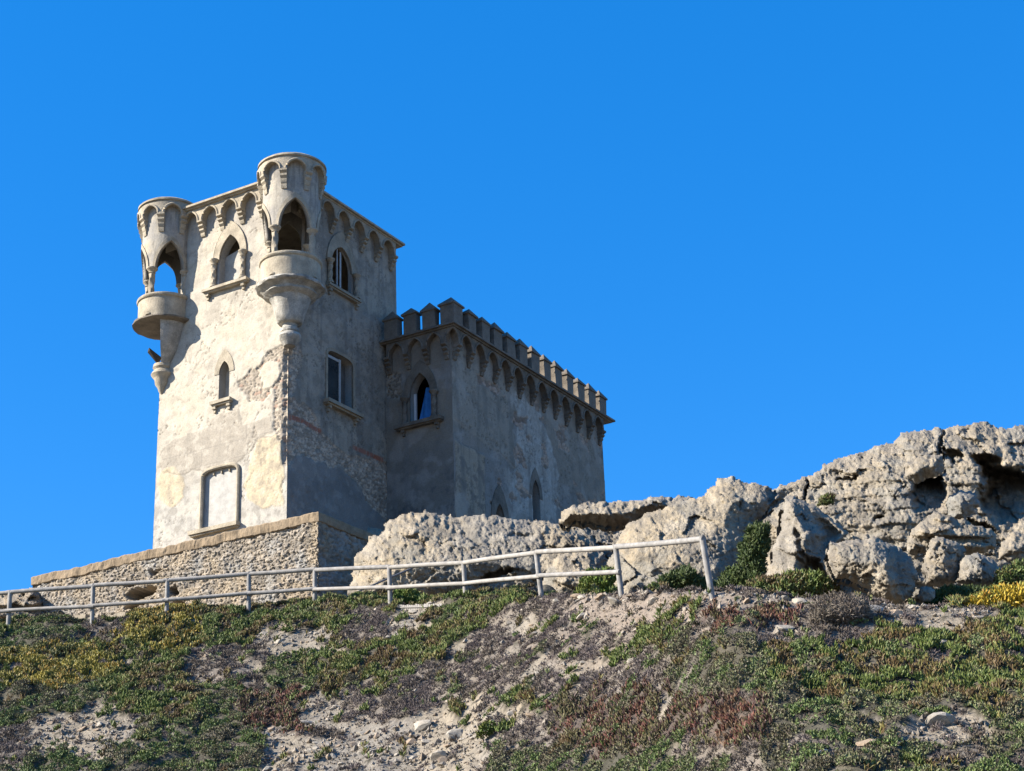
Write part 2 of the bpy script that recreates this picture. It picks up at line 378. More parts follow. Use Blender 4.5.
def wall_grid(mp, s0, s1, t0, t1, res, holes, depth_fn, tone_fn, corner=None, reveal=.4, cuts=()):
    """a wall as a fine sheet: real relief where plaster has gone, openings cut out with their reveals"""
    ns, n_t = int((s1 - s0)/res) + 1, int((t1 - t0)/res) + 1
    s, t = np.meshgrid(np.linspace(s0, s1, ns), np.linspace(t0, t1, n_t)); cut = np.zeros(s.shape, bool)
    S2, T2 = s.copy(), t.copy()
    for h in list(holes) + list(cuts):
        h = np.asarray(h, float); sd = psd(h, s, t)
        near = np.abs(sd) < res*.75
        if near.any():
            P = np.stack([s[near], t[near]], -1); bd = np.full(len(P), 1e9); bp = P.copy()
            for k in range(len(h)):
                a, b = h[k], h[(k + 1) % len(h)]; e = b - a; u = np.clip(((P - a)@e)/(e@e + 1e-12), 0, 1)
                q = a + u[:, None]*e; dd = np.hypot(*(P - q).T); m = dd < bd; bd[m] = dd[m]; bp[m] = q[m]
            S2[near], T2[near] = bp[:, 0], bp[:, 1]
        cut |= sd > res*.2
    d = depth_fn(S2, T2); tone = tone_fn(S2, T2)
    sx = S2 + (corner(S2, T2) if corner else 0)
    x, y, z = mp(sx, T2, -d)
    V = np.stack(np.broadcast_arrays(x, y, z), -1).reshape(-1, 3)
    idx = np.arange(ns*n_t).reshape(n_t, ns)
    Q = np.stack([idx[:-1, :-1], idx[:-1, 1:], idx[1:, 1:], idx[1:, :-1]], -1).reshape(-1, 4)
    cm = cut.ravel(); keep = ~(cm[Q].any(1)); Q = Q[keep]
    parts = [(V, Q, tone.reshape(-1, 3))]
    for h in holes:
        h = np.asarray(h, float); n = len(h)
        rv = .14 if mp is B_MP and h[:, 1].max() > 9 else reveal
        a = np.array([mp(p[0], p[1], .0) for p in h]); b = np.array([mp(p[0], p[1], -rv) for p in h])
        q = np.array([[i, (i + 1) % n, n + (i + 1) % n, n + i] for i in range(n)])
        parts.append((np.concatenate([a, b]), q, np.tile([.33, .31, .275], (2*n, 1))))
    return parts
def quads_part(quads, tone):
    V = np.array([p for q in quads for p in q], float); Q = np.arange(len(V)).reshape(-1, 4)
    return (V, Q, np.tile(tone, (len(V), 1)))
def join_parts(name, parts, m, parent):
    V, Q, T, n = [], [], [], 0
    for v, q, t in parts: V.append(v); Q.append(np.asarray(q) + n); T.append(t); n += len(v)
    return link(name, make_mesh(name, np.concatenate(V), np.concatenate(Q), tone=np.concatenate(T), smooth=True), m, parent)
def stones(s, t, sx, sz, seed):
    w = .35*fbm2(s, t, .5, 2, seed + 5)
    row = np.floor(t/sz); f1, e, cid = worley(s/sx + w + row*.37, t/sz + .2*w, seed)
    return sstep(.0, .18, e), cid
def warp(s, t, a, sc_, seed): return s + a*fbm2(s, t, sc_, 3, seed), t + a*fbm2(s, t, sc_, 3, seed + 50)
C = np.array
def pock(s, t, seed):                       # chips and pockmarks: small, dark, gathered in zones
    return sstep(.30, .48, fbm2(s, t, .13, 3, seed, .65))*sstep(-.25, .35, fbm2(s, t, 1.0, 3, seed + 7))
def crack(s, t, seed, sc_=1.3): return (1 - sstep(.008, .022, np.abs(fbm2(s, t, sc_, 5, seed, .55))))*sstep(-.15, .25, fbm2(s, t, 1.7, 2, seed + 3))
def lip(poly, s, t, seed): return (1 - sstep(.012, .035, np.abs(psd(poly, *warp(s, t, .1, .5, seed)))))*sstep(-.3, .2, fbm2(s, t, .8, 2, seed + 9))
def streaks(s, t, seed): return fbm(np.stack([s/.28, t/3.2, s*0 + .5], -1), 4, seed)

# --- tower, lit face A (s = x from -TW to 0) and shaded face B (s = y from 0 to TD)
A_RUB = polyA([(238,380),(243,377),(255,367),(262,355),(275,347),(290,338),(291,400),(290,452),(289,474),(284,468),(282,440),(277,430),(272,428),(274,402),(270,388),(262,402),(246,394),(240,390)])
A_ISL = polyA([(259,368),(268,360),(279,362),(281,374),(272,388),(258,384)])
A_BEIGE = polyA([(161,472),(160,452),(172,441),(206,428),(212,418),(238,408),(243,424),(272,416),(273,432),(258,438),(252,449),(237,462),(204,470),(178,474)])
A_Y1 = polyA([(171+14*math.cos(a), 487+20*math.sin(a)) for a in np.linspace(0, 6.28, 14)[:-1]])
A_Y2 = polyA([(283,431),(283,505),(270,506),(256,507),(247,500),(244,486),(250,462),(258,440)])
B_RUB = polyB([(285,395),(300,402),(305,404),(315,417),(322,431),(333,445),(350,455),(382,460),(388,461),(388,520),(376,512),(368,503),(357,483),(340,468),(322,463),(305,456),(297,456),(286,470)])
B_RUB2 = polyB([(284,330),(300,345),(303,362),(297,380),(294,396),(284,398)])
BR1 = polyB([(288,413),(304,419),(322,430),(322,434),(304,423),(288,418)]); BR2 = polyB([(353,445),(383,458),(383,462),(353,449)])
B_LOW = polyB([(284,470),(297,456),(305,456),(322,463),(340,468),(357,483),(368,503),(376,512),(388,522),(388,640),(284,640)])
def corner_e(z):
    m = sstep(1.5, 2.3, z)*(1 - sstep(6.0, 6.5, z))
    return m*(.13 + .09*fbm2(z, z*0 + 3, .35, 3, 71))
def A_masks(s, t):
    ws, wt = warp(s, t, .16, .5, 21)
    rub = sstep(-.02, .03, np.minimum(psd(A_RUB, ws, wt), -psd(A_ISL, ws, wt)))
    small = sstep(.62, .68, fbm2(s, t, .55, 4, 25))*sstep(1, 3, t)*.9
    small = np.where((t > 8.3) & (s > -1.5), small, small*.35)
    return rub, small
def A_depth(s, t):
    rub, sm = A_masks(s, t); h, _ = stones(s, t, .20, .11, 3)
    d = .004*fbm2(s, t, .8, 3, 5) + .005*fbm2(s, t, .16, 3, 6) + rub*(.085 - .05*h + .02*fbm2(s, t, .1, 2, 8)) 
    bs = sstep(0, .03, psd(A_BEIGE, *warp(s, t, .1, .5, 22))); d = d - bs*.012
    y2 = np.maximum(sstep(0, .03, psd(A_Y1, *warp(s, t, .1, .5, 26))), sstep(0, .03, psd(A_Y2, *warp(s, t, .1, .5, 23)))); d = d - y2*.015
    d = d + .009*pock(s, t, 210) + .025*crack(s, t, 212)
    w = sstep(-.35, 0, s); e = corner_e(t)
    d = d*(1 - sstep(-.06, 0, s)) + e*w
    return d
def A_corner(s, t): return -corner_e(t)*sstep(-.35, 0, s)
def A_tone(s, t):
    rub, sm = A_masks(s, t); h, cid = stones(s, t, .20, .11, 3)
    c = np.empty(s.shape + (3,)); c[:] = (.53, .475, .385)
    n = fbm2(s, t, 1.1, 4, 9); n2 = fbm2(s, t, .35, 4, 19)
    c = mix(c, C([.385, .345, .28]), sstep(.05, .35, n)*.6); c = mix(c, C([.51, .45, .34]), sstep(.1, .5, -n)*.6)
    low = sstep(3.2, 1.6, t + .6*n)
    c = mix(c, C([.46, .435, .385]), low*.8); c = mix(c, C([.33, .31, .275]), low*sstep(.0, .35, n2)*.7)
    bl = sstep(-.02, .02, psd(A_BEIGE, *warp(s, t, .1, .5, 22)))
    c = mix(c, C([.385, .34, .275]), bl*.92)
    bx = np.minimum(np.abs(((s + .35*np.floor(t/.62)) % 1.15)), np.abs(t % .62)); c = mix(c, C([.27, .24, .2]), bl*(1 - sstep(.012, .03, bx))*.55)
    for P_, k in ((A_Y1, 26), (A_Y2, 23)):
        w = sstep(-.02, .03, psd(P_, *warp(s, t, .1, .5, k))); c = mix(c, C([.54, .45, .30]), w*.9); c = mix(c, C([.42, .34, .23]), w*np.maximum(sstep(.2, .5, n2)*.5, pock(s, t, 215)*.8))
    st = streaks(s, t, 15); c = mix(c, C([.29, .265, .23]), sstep(.15, .6, st)*.35*sstep(5, 11, t)); c = mix(c, C([.33, .295, .24]), sstep(.2, .5, n2)*.4); c = mix(c, C([.56, .51, .42]), sstep(.15, .4, -n2)*.4); c = mix(c, C([.20, .17, .135]), np.maximum(pock(s, t, 210)*.35, np.maximum(crack(s, t, 212)*.75, np.maximum(lip(A_Y2, s, t, 23), lip(A_BEIGE, s, t, 22)*.7)*.7)))
    gr = sstep(10.6, 12.2, t + .5*n); c = mix(c, C([.36, .33, .285]), gr*.5)
    sto = C([.43, .365, .285])*(.7 + .55*cid)[..., None]; sto = mix(sto, C([.34, .20, .14]), (cid > .86)*.7)
    c = mix(c, mix(np.broadcast_to(C([.30, .265, .22]), c.shape), sto, h), rub)
    c = mix(c, C([.36, .31, .24]), sm*.4)
    edge = sstep(-.2, -.02, s)*sstep(1.5, 2.3, t)*(1 - sstep(6.0, 6.5, t)); c = mix(c, mix(np.broadcast_to(C([.30, .265, .22]), c.shape), sto, h), edge)
    return c
hA_top = arch_pts(-3.16, -2.2, 9.1, 10.2, 11.07); hA_slit = arch_pts(-3.03, -2.57, 4.72, 5.75, 6.2); hA_door = arch_pts(-3.58, -2.08, .18, 2.0, 2.28, basket=True)
A_holes = [hA_top, hA_slit, hA_door]; A_cuts = [[(-TW - .01, 8.3), (-TW - .01, 11.2), (-TW + .8, 11.2), (-TW + .8, 8.3)], [(.01, 8.3), (.01, 11.2), (-.66, 11.2), (-.66, 8.3)]]
def B_masks(s, t):
    ws, wt = warp(s, t, .14, .5, 27)
    rub = np.maximum(sstep(-.02, .03, psd(B_RUB, ws, wt)), sstep(-.02, .03, psd(B_RUB2, ws, wt)))
    br = np.maximum(sstep(-.03, .02, psd(BR1, s, t)), sstep(-.03, .02, psd(BR2, s, t)))
    return rub, br
def B_depth(s, t):
    rub, br = B_masks(s, t); h, _ = stones(s, t, .17, .10, 13)
    d = .012*fbm2(s, t, .8, 3, 65) + .014*fbm2(s, t, .16, 3, 66) + rub*(.07 - .045*h + .02*fbm2(s, t, .1, 2, 68)) + .02*pock(s, t, 220) + .02*crack(s, t, 222)
    e = corner_e(t); w = 1 - sstep(0, .35, s); d = d*sstep(0, .06, s) + e*w
    return d
def B_corner(s, t): return corner_e(t)*(1 - sstep(0, .35, s))
def B_tone(s, t):
    rub, br = B_masks(s, t); h, cid = stones(s, t, .17, .10, 13)
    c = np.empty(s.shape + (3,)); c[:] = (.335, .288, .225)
    n = fbm2(s, t, 1.1, 4, 69); n2 = fbm2(s, t, .35, 4, 79); st = streaks(s, t, 73)
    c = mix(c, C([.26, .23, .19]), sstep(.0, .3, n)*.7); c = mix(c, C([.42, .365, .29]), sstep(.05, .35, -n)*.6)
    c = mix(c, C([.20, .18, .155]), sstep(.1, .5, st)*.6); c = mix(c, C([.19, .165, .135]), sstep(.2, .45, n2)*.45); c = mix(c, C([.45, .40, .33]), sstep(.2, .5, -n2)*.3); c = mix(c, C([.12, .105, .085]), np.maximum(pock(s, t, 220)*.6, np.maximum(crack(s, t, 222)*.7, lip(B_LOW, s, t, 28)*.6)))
    lw = sstep(-.02, .03, psd(B_LOW, *warp(s, t, .1, .5, 28))); c = mix(c, C([.25, .235, .215]), lw*.95); c = mix(c, C([.19, .18, .165]), lw*sstep(.05, .5, n)*.7); c = mix(c, C([.34, .32, .285]), lw*sstep(.15, .5, -n2)*.5)
    sto = C([.50, .405, .31])*(.55 + .65*cid)[..., None]; c = mix(c, mix(np.broadcast_to(C([.23, .195, .155]), c.shape), sto, h), rub)
    bb = np.abs((s*4.2) % 1 - .5) < .45; c = mix(c, np.where(bb[..., None], C([.36, .15, .10]), C([.32, .25, .2])), br*.95)
    edge = (1 - sstep(.02, .2, s))*sstep(1.5, 2.3, t)*(1 - sstep(6.0, 6.5, t)); c = mix(c, sto*.9, edge)
    return c
hB_top = arch_pts(2.37, 3.62, 9.23, 10.2, 11.02); hB_mid = arch_pts(2.2, 3.72, 4.78, 6.5, 6.75, basket=True)
B_holes = [hB_top, hB_mid]; B_cuts = [[(-.01, 8.3), (-.01, 11.2), (.66, 11.2), (.66, 8.3)]]
RES = .038
B_MP = None
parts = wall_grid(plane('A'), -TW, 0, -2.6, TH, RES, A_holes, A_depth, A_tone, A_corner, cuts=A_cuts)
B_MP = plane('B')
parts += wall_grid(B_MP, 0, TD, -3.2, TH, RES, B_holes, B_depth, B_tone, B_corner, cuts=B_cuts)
g = (.36, .33, .285)
parts.append(quads_part([[(-TW, 1.5, -3), (-TW, TD, -3), (-TW, TD, TH), (-TW, 1.5, TH)], [(-TW, 0, -3), (-TW, 1.5, -3), (-TW, 1.5, 8.3), (-TW, 0, 8.3)], [(-TW, 0, 11.2), (-TW, 1.5, 11.2), (-TW, 1.5, TH), (-TW, 0, TH)],
                         [(-TW, TD, -3), (0, TD, -3), (0, TD, TH), (-TW, TD, TH)], [(-TW + .02, .02, 8.0), (-.02, .02, 8.0), (-.02, TD - .02, 8.0), (-TW + .02, TD - .02, 8.0)]], g))
tower = join_parts("tower_wall", parts, M_WALL, castle)

# --- wing: front face F (s = x from 0 to WX) and long side S (s = y from WY0 to WY1)
F_RUB = polyA([(383,372),(402,371),(401,399),(386,398)], WY0)
def F_depth(s, t):
    rub = sstep(-.02, .03, psd(F_RUB, *warp(s, t, .12, .4, 81))); h, _ = stones(s, t, .2, .13, 23)
    return .012*fbm2(s, t, .8, 3, 82) + rub*(.08 - .06*h) + .008*fbm2(s, t, .15, 2, 83)
def F_tone(s, t):
    rub = sstep(-.02, .03, psd(F_RUB, *warp(s, t, .12, .4, 81))); h, cid = stones(s, t, .2, .13, 23)
    c = np.empty(s.shape + (3,)); c[:] = (.25, .215, .17); n = fbm2(s, t, .9, 4, 84); n2 = fbm2(s, t, .3, 4, 85)
    c = mix(c, C([.205, .19, .165]), sstep(4.6, 3.2, t + .5*n)*.85); c = mix(c, C([.36, .335, .30]), sstep(.05, .5, n)*.5); c = mix(c, C([.13, .125, .12]), sstep(.15, .45, n2)*sstep(3.6, 1.2, t + n)*.9)
    c = mix(c, C([.21, .2, .185]), sstep(.15, .6, streaks(s, t, 86))*.5)
    return mix(c, mix(np.broadcast_to(C([.13, .115, .10]), c.shape), C([.33, .28, .22])*(.6 + .6*cid)[..., None], h), rub)
hF = arch_pts(1.06, 1.95, 4.78, 5.8, 6.67)
S_UP = polyB([(453,330),(500,352),(512,420),(516,470),(505,458),(453,418)], 2.863)
S_BOX = polyB([(455,440),(485,455),(485,520),(455,520)], 2.863)
S_PALE = polyB([(512,395),(540,410),(553,450),(560,480),(556,520),(512,520),(505,480),(515,460)], 2.863)
S_R = [polyB(p, 2.863) for p in ([(516,412),(527,418),(526,428),(515,423)], [(518,448),(528,455),(527,466),(517,461)], [(477,372),(500,385),(498,400),(478,386)], [(553,425),(560,430),(572,452),(562,448)], [(576,492),(598,500),(598,520),(578,520)])]
def S_mask(s, t):
    ws, wt = warp(s, t, .3, .7, 91); m = np.zeros(s.shape)
    for p in S_R: m = np.maximum(m, sstep(-.02, .04, psd(p, ws, wt)))
    ws = fbm2(s, t, .9, 4, 191); m = np.maximum(m, sstep(.52, .56, ws)*(s > 8.2)*.9)
    return m
def S_depth(s, t):
    rub = S_mask(s, t); h, _ = stones(s, t, .25, .14, 33); up = sstep(0, .05, psd(S_UP, *warp(s, t, .05, .5, 93))); bx = sstep(0, .04, psd(S_BOX, *warp(s, t, .05, .5, 94)))
    return .014*fbm2(s, t, .8, 3, 92) + .01*fbm2(s, t, .2, 3, 95) + rub*(.07 - .05*h) - .02*up - .03*bx + .02*pock(s, t, 230) + .02*crack(s, t, 232)
def S_tone(s, t):
    rub = S_mask(s, t); h, cid = stones(s, t, .25, .14, 33); n = fbm2(s, t, 1.3, 4, 96); n2 = fbm2(s, t, .4, 4, 97)
    c = np.empty(s.shape + (3,)); c[:] = (.30, .252, .195)
    c = mix(c, C([.26, .245, .225]), sstep(4.6, 3.6, t + .4*n)*.7)
    pal = sstep(-.05, .1, psd(S_PALE, *warp(s, t, .5, .9, 98))); c = mix(c, C([.50, .465, .405]), pal*(.45 + .5*sstep(-.3, .3, n2)))
    up = sstep(-.01, .03, psd(S_UP, *warp(s, t, .05, .5, 93))); c = mix(c, C([.34, .29, .225]), up*.85)
    bx = sstep(-.01, .03, psd(S_BOX, *warp(s, t, .05, .5, 94))); c = mix(c, C([.37, .30, .215]), bx*.9); c = mix(c, C([.2, .16, .13]), bx*sstep(.2, .5, n2)*.7)
    c = mix(c, C([.20, .175, .145]), sstep(.2, .45, n2)*.4); c = mix(c, C([.12, .105, .085]), np.maximum(pock(s, t, 230)*.6, np.maximum(crack(s, t, 232)*.75, np.maximum(lip(S_UP, s, t, 93), lip(S_BOX, s, t, 94))*.7))); c = mix(c, C([.20, .18, .15]), sstep(.1, .5, streaks(s, t, 99))*.55); c = mix(c, C([.43, .385, .325]), sstep(.1, .5, -n)*.5)
    e = np.abs(psd(S_UP, *warp(s, t, .05, .5, 93))); c = mix(c, C([.42, .37, .30]), (1 - sstep(.02, .06, e))*.5*(t < 5.5))
    return mix(c, mix(np.broadcast_to(C([.22, .19, .16]), c.shape), C([.42, .31, .23])*(.5 + .75*cid)[..., None], h), rub)
hS1 = arch_pts(8.58, 9.2, .6, 1.6, 2.2); hS2 = arch_pts(11.35, 11.93, 1.0, 3.2, 3.9)
parts = wall_grid(plane('F'), 0, WX, -3.2, WH, RES, [hF], F_depth, F_tone, reveal=.4)
parts += wall_grid(plane('S'), WY0, WY1, -3.2, WH, RES*1.15, [hS1, hS2], S_depth, S_tone, reveal=.45)
parts.append(quads_part([[(WX, WY1, -3), (-5.2, WY1, -3), (-5.2, WY1, WH), (WX, WY1, WH)], [(-5.2, TD + .01, -3), (-5.2, WY1, -3), (-5.2, WY1, WH), (-5.2, TD + .01, WH)], [(-5.2, TD + .01, -3), (0, TD + .01, -3), (0, TD + .01, WH), (-5.2, TD + .01, WH)]], (.3, .28, .25)))
wing = join_parts("wing_wall", parts, M_WALL, castle)

# --- trim builders
def ring(mb, mp, inner, outer, d0, d1):
    """moulding between two matching outlines, standing d1 proud, its back at d0"""
    rows = [[mp(*p, d0) for p in outer], [mp(*p, d1) for p in outer], [mp(*p, d1) for p in inner], [mp(*p, d0) for p in inner]]
    mb.quadstrip(rows)
    for k in (0, -1): mb.add([r[k] for r in rows], [(0, 1, 2, 3)])
def column(mp, s, z0, z1, d, r=.075, m=M_STONE_L, parent=None, name="column"):
    mb = MB(); cx, cy, _ = mp(s, 0, d); h = z1 - z0
    mb.lathe([(r*1.7, z0), (r*1.7, z0 + .05), (r*1.2, z0 + .09), (r*1.35, z0 + .12), (r, z0 + .15)], (cx, cy), 12, cap=False)
    n = 20; rows = []
    for i in range(n + 1):
        z = z0 + .15 + (h - .37)*i/n
        rows.append([(cx + r*(1 + .16*math.cos(3*a - 14*z/h*1.4))*math.cos(a), cy + r*(1 + .16*math.cos(3*a - 14*z/h*1.4))*math.sin(a), z) for a in np.linspace(0, 2*math.pi, 13)[:-1]])
    mb.quadstrip(rows, closed_u=True)
    mb.lathe([(r, z1 - .22), (r*1.25, z1 - .2), (r*1.05, z1 - .17), (r*1.3, z1 - .12), (r*1.85, z1 - .06), (r*1.95, z1 - .05), (r*1.95, z1)], (cx, cy), 12, cap=True)
    return link(name, mb.mesh(name, True), m, parent)
def sill(mp, s0, s1, z0, z1, out, m, parent, brackets=()):
    mb = MB(); mb.box((s0, z0, -.02), (s1, z1, out), mp, .008); mb.box((s0 + .04, z0 - .05, -.02), (s1 - .04, z0, out*.7), mp, .006)
    for b in brackets:
        mb.box((b - .07, z0 - .16, -.02), (b + .07, z0 - .05, out*.6), mp, .006); mb.box((b - .05, z0 - .28, -.02), (b + .05, z0 - .16, out*.35), mp, .006)
    return link("sill", mb.mesh("sill"), m, parent)
def panel(name, mp, pts, d, m, parent):
    mb = MB(); mb.add([mp(*p, d) for p in pts] + [mp(*p, d - .04) for p in pts], [tuple(range(len(pts))), tuple(range(len(pts), 2*len(pts)))] + [(i, (i + 1) % len(pts), len(pts) + (i + 1) % len(pts), len(pts) + i) for i in range(len(pts))])
    return link(name, mb.mesh(name), m, parent)
def bars(name, mp, boxes, m, parent):
    mb = MB()
    for a, b in boxes: mb.box(a, b, mp)
    return link(name, mb.mesh(name), m, parent)
def window(name, mp, s0, s1, zs, za, os_, oza, m, proud=.05, bottom=None, basket=False, rim=True, label=None):
    mb = MB(); n = 12
    z0 = zs if bottom is None else bottom
    inn = arch_pts(s0, s1, z0, zs, za, n, bottom=bottom is not None, basket=basket); out = arch_pts(s0 - os_, s1 + os_, z0, zs, oza, n, bottom=bottom is not None, basket=basket)
    ring(mb, mp, inn, out, -.05, proud)
    if rim: mb.tube([mp(*p, proud - .01) for p in out], .018, 6)
    o = link(name, mb.mesh(name, True), m, castle)
    if label: o["label"] = label
    return o
A, B_, F_, S_ = plane('A'), plane('B'), plane('F'), plane('S')
# top window of the lit face: blind below, open above
w = window("arched_window", A, -3.16, -2.2, 10.2, 11.07, .27, 11.62, M_STONE_L, label="pointed arch window half filled with plaster")
panel("blind_panel", A, [(-3.16, 9.1), (-2.2, 9.1), (-2.2, 10.64), (-2.5, 10.58), (-2.8, 10.5), (-3.16, 10.42)], -.3, M_PLASTER, w)
for x in (-3.34, -2.03): column(A, x, 9.12, 10.22, .1, .085, M_STONE_L, w)
sill(A, -3.76, -1.76, 9.0, 9.1, .24, M_STONE_L, w, (-3.6, -2.0))
# slit
w = window("slit_window", A, -3.03, -2.57, 5.75, 6.2, .2, 6.66, M_STONE_L, proud=.02, rim=False)
panel("blind_panel", A, [(-3.03, 4.72), (-2.57, 4.72), (-2.57, 6.2), (-3.03, 6.2)], -.36, M_PLASTER, w)
sill(A, -3.26, -2.38, 4.6, 4.72, .2, M_STONE_L, w, (-3.14, -2.52))
# blocked doorway
mb = MB(); fr = arch_pts(-3.62, -2.04, .2, 2.0, 2.3, 12, basket=True); mb.tube([A(*p, .03) for p in fr], .07, 8)
w = link("blocked_door", mb.mesh("blocked_door", True), M_STONE_L, castle); w["label"] = "walled up doorway with rounded moulding"
panel("blocking", A, [(-3.62, .15), (-2.04, .15), (-2.04, 2.32), (-3.62, 2.32)], -.09, M_PANEL, w)
sill(A, -4.02, -1.93, .03, .17, .22, M_STONE_L, w)
for i in range(3): bars("dentil", A, [((-3.2 + .34*i, 2.08, -.09), (-3.15 + .34*i, 2.18, -.03))], M_STONE, w)
# shaded face, top window
w = window("arched_window", B_, 2.37, 3.62, 10.2, 11.02, .27, 11.66, M_STONE, label="pointed arch window with broken dark glazing in the shaded tower wall")
for y in (2.2, 3.82): column(B_, y, 9.26, 10.22, .1, .085, M_STONE, w)
sill(B_, 2.05, 4.0, 9.14, 9.24, .22, M_STONE, w, (2.25, 3.9))
bars("window_frame", B_, [((2.86, 9.24, -.13), (2.91, 10.95, -.09)), ((3.05, 9.24, -.13), (3.13, 10.9, -.09))], M_FRAME, w)
# shaded face, middle window
w = window("rectangular_window", B_, 2.2, 3.72, 6.5, 6.75, .1, 6.86, M_STONE, proud=.03, bottom=4.78, basket=True, rim=True)
sill(B_, 1.98, 4.06, 4.64, 4.78, .26, M_STONE, w, (2.2, 3.82))
fb = [((2.22, 4.8, -.14), (2.3, 6.62, -.07)), ((2.98, 4.8, -.14), (3.08, 6.62, -.06)), ((2.3, 6.5, -.135), (2.98, 6.6, -.075)), ((2.3, 4.8, -.135), (2.98, 4.88, -.075))]
bars("window_frame", B_, fb, M_FRAME, w)
panel("pane", B_, [(2.28, 4.86), (3.0, 4.86), (3.0, 6.54), (2.28, 6.54)], -.09, M_GLASS, w)
panel("shutter_board", B_, [(2.96, 4.79), (3.71, 4.79), (3.71, 6.66), (2.96, 6.66)], -.34, M_DARK, w)
# wing window with columns, frame and tarpaulin
w = window("arched_window", F_, 1.06, 1.95, 5.8, 6.67, .27, 7.15, M_STONE_D, label="pointed arch window with a blue tarpaulin hanging inside")
for x in (.88, 2.14): column(F_, x, 4.76, 5.8, .1, .09, M_STONE_D, w)
sill(F_, .5, 2.5, 4.62, 4.75, .28, M_STONE_D, w, (.8, 2.25))
bars("window_frame", F_, [((1.07, 4.76, -.3), (1.16, 6.0, -.22)), ((1.85, 4.76, -.3), (1.94, 6.25, -.22)), ((1.16, 4.76, -.3), (1.85, 4.84, -.22))], M_WHITE, w)
mb = MB(); rows = []
for i in range(10):
    u = i/9; rows.append([F_(1.22 + (1.84 - 1.22)*v + .28*u*(1 - v)*1.1, 4.84 + 1.3*u, -.27 - .05*math.sin(9*v + 2*u)) for v in np.linspace(0, 1, 12)])
mb.quadstrip(rows); link("tarpaulin", mb.mesh("tarpaulin", True), M_TARP, w)
# side openings
window("niche", S_, 8.58, 9.2, 1.6, 2.2, .3, 2.95, M_STONE_D, proud=.03, label="small pointed opening low in the wing side")
window("slit_window", S_, 11.35, 11.93, 3.2, 3.9, .2, 4.4, M_STONE_D, proud=.02, rim=False, label="tall dark slit in the wing side")

# --- corbel tables
def corbel_arch(mp, s0, sp, za, zs, zb, zt, pd, m, parent, pw=.08, left=True, right=False, bead=.044, seg=7, half=None):
    mb = MB(); hw = sp/2 - pw; h = za - zs
    L = arch_pts(-hw, hw, zs, zs, za, seg, bottom=False) if h > 0 else []
    if half == 'L': arc = L[:seg + 1]
    elif half == 'R': arc = L[seg:]
    else: arc = L
    bot = ([] if half == 'R' else [(-sp/2, zs), (-hw, zs)]) + arc[(0 if half == 'R' else 1):(len(arc) if half == 'L' else -1)] + ([] if half == 'L' else [(hw, zs), (sp/2, zs)])
    bot = [(s0 + a, b) for a, b in bot]
    rows = [[mp(a, zt, pd) for a, b in bot], [mp(a, b, pd) for a, b in bot], [mp(a, b, -.02) for a, b in bot]]
    mb.quadstrip(rows)
    for k in (0, -1):
        a, b = bot[k]; mb.add([mp(a, zt, pd), mp(a, b, pd), mp(a, b, -.02), mp(a, zt, -.02)], [(0, 1, 2, 3)])
    mb.tube([mp(s0 + a, b, pd) for a, b in arc], bead, 6)
    for on, sc_ in ((left, -sp/2), (right, sp/2)):
        if not on: continue
        st = (zs - zb)/4
        for k in range(4):
            z1 = zs - k*st - .004; z0 = z1 - st + .012; q = pd*(1.15 - .27*k); cw = (pw + .02)*(1.1 - .06*k); s = s0 + sc_
            P = [mp(s + a, z, d) for a in (-cw, cw) for z, d in ((z1, -.02), (z1, q), (z1 - st*.45, q*1.0), (z0, q*.55), (z0, -.02))]
            mb.add(P, [(0, 1, 2, 3, 4), (5, 6, 7, 8, 9)] + [(i, (i + 1) % 5, 5 + (i + 1) % 5, 5 + i) for i in range(5)])
    return link("corbel_arch", mb.mesh("corbel_arch", True), m, parent)
for i in range(5): corbel_arch(A, -4.38 + .9*i - (.0), .9, 12.38, 11.9, 11.33, 12.43, .27, M_STONE_L, castle, right=i == 4)
for i in range(6): corbel_arch(B_, .9 + .955*i + (.0), .955, 12.38, 11.9, 11.33, 12.43, .27, M_STONE, castle, right=i == 5)
for x in (.62, 1.45, 2.28): corbel_arch(F_, x, .83, 7.99, 7.5, 6.9, 8.03, .27, M_STONE_D, castle, right=x > 2)
for i in range(12): corbel_arch(S_, 6.47 + .925*i, .925, 7.99, 7.5, 6.9, 8.03, .27, M_STONE_D, castle, right=i == 11)
PD = .3
def cornF(s, t, d): k = max(d, 0)/PD; return (min(s, WX) + (s - min(s, WX))*k, WY0 - d, t)
def cornS(s, t, d): k = max(d, 0)/PD; return (WX + d, max(s, WY0) + (s - max(s, WY0))*k, t)
corbel_arch(cornF, WX + .3, .93, 7.99, 7.5, 6.9, 8.03, .27, M_STONE_D, castle, left=False, half='L')
corbel_arch(cornS, WY0 - .3, .98, 7.99, 7.5, 6.9, 8.03, .27, M_STONE_D, castle, left=False, half='R')

# --- cornices (slabs that also roof the tower and the wing)
mb = MB(); mb.box((-TW - .36, -.36, 12.425), (.30, TD + .02, 12.475)); mb.box((-TW - .46, -.46, 12.477), (.40, TD + .06, 12.55)); mb.box((-TW - .41, -.41, 12.552), (.36, TD + .04, 12.59))
link("tower_cornice", mb.mesh("tower_cornice"), M_STONE_L, castle)
mb = MB(); mb.box((-5.5, WY0 - .34, 8.025), (WX + .34, WY1 + .34, 8.075)); mb.box((-5.6, WY0 - .44, 8.077), (WX + .44, WY1 + .44, 8.15))
link("wing_cornice", mb.mesh("wing_cornice"), M_STONE_D, castle)

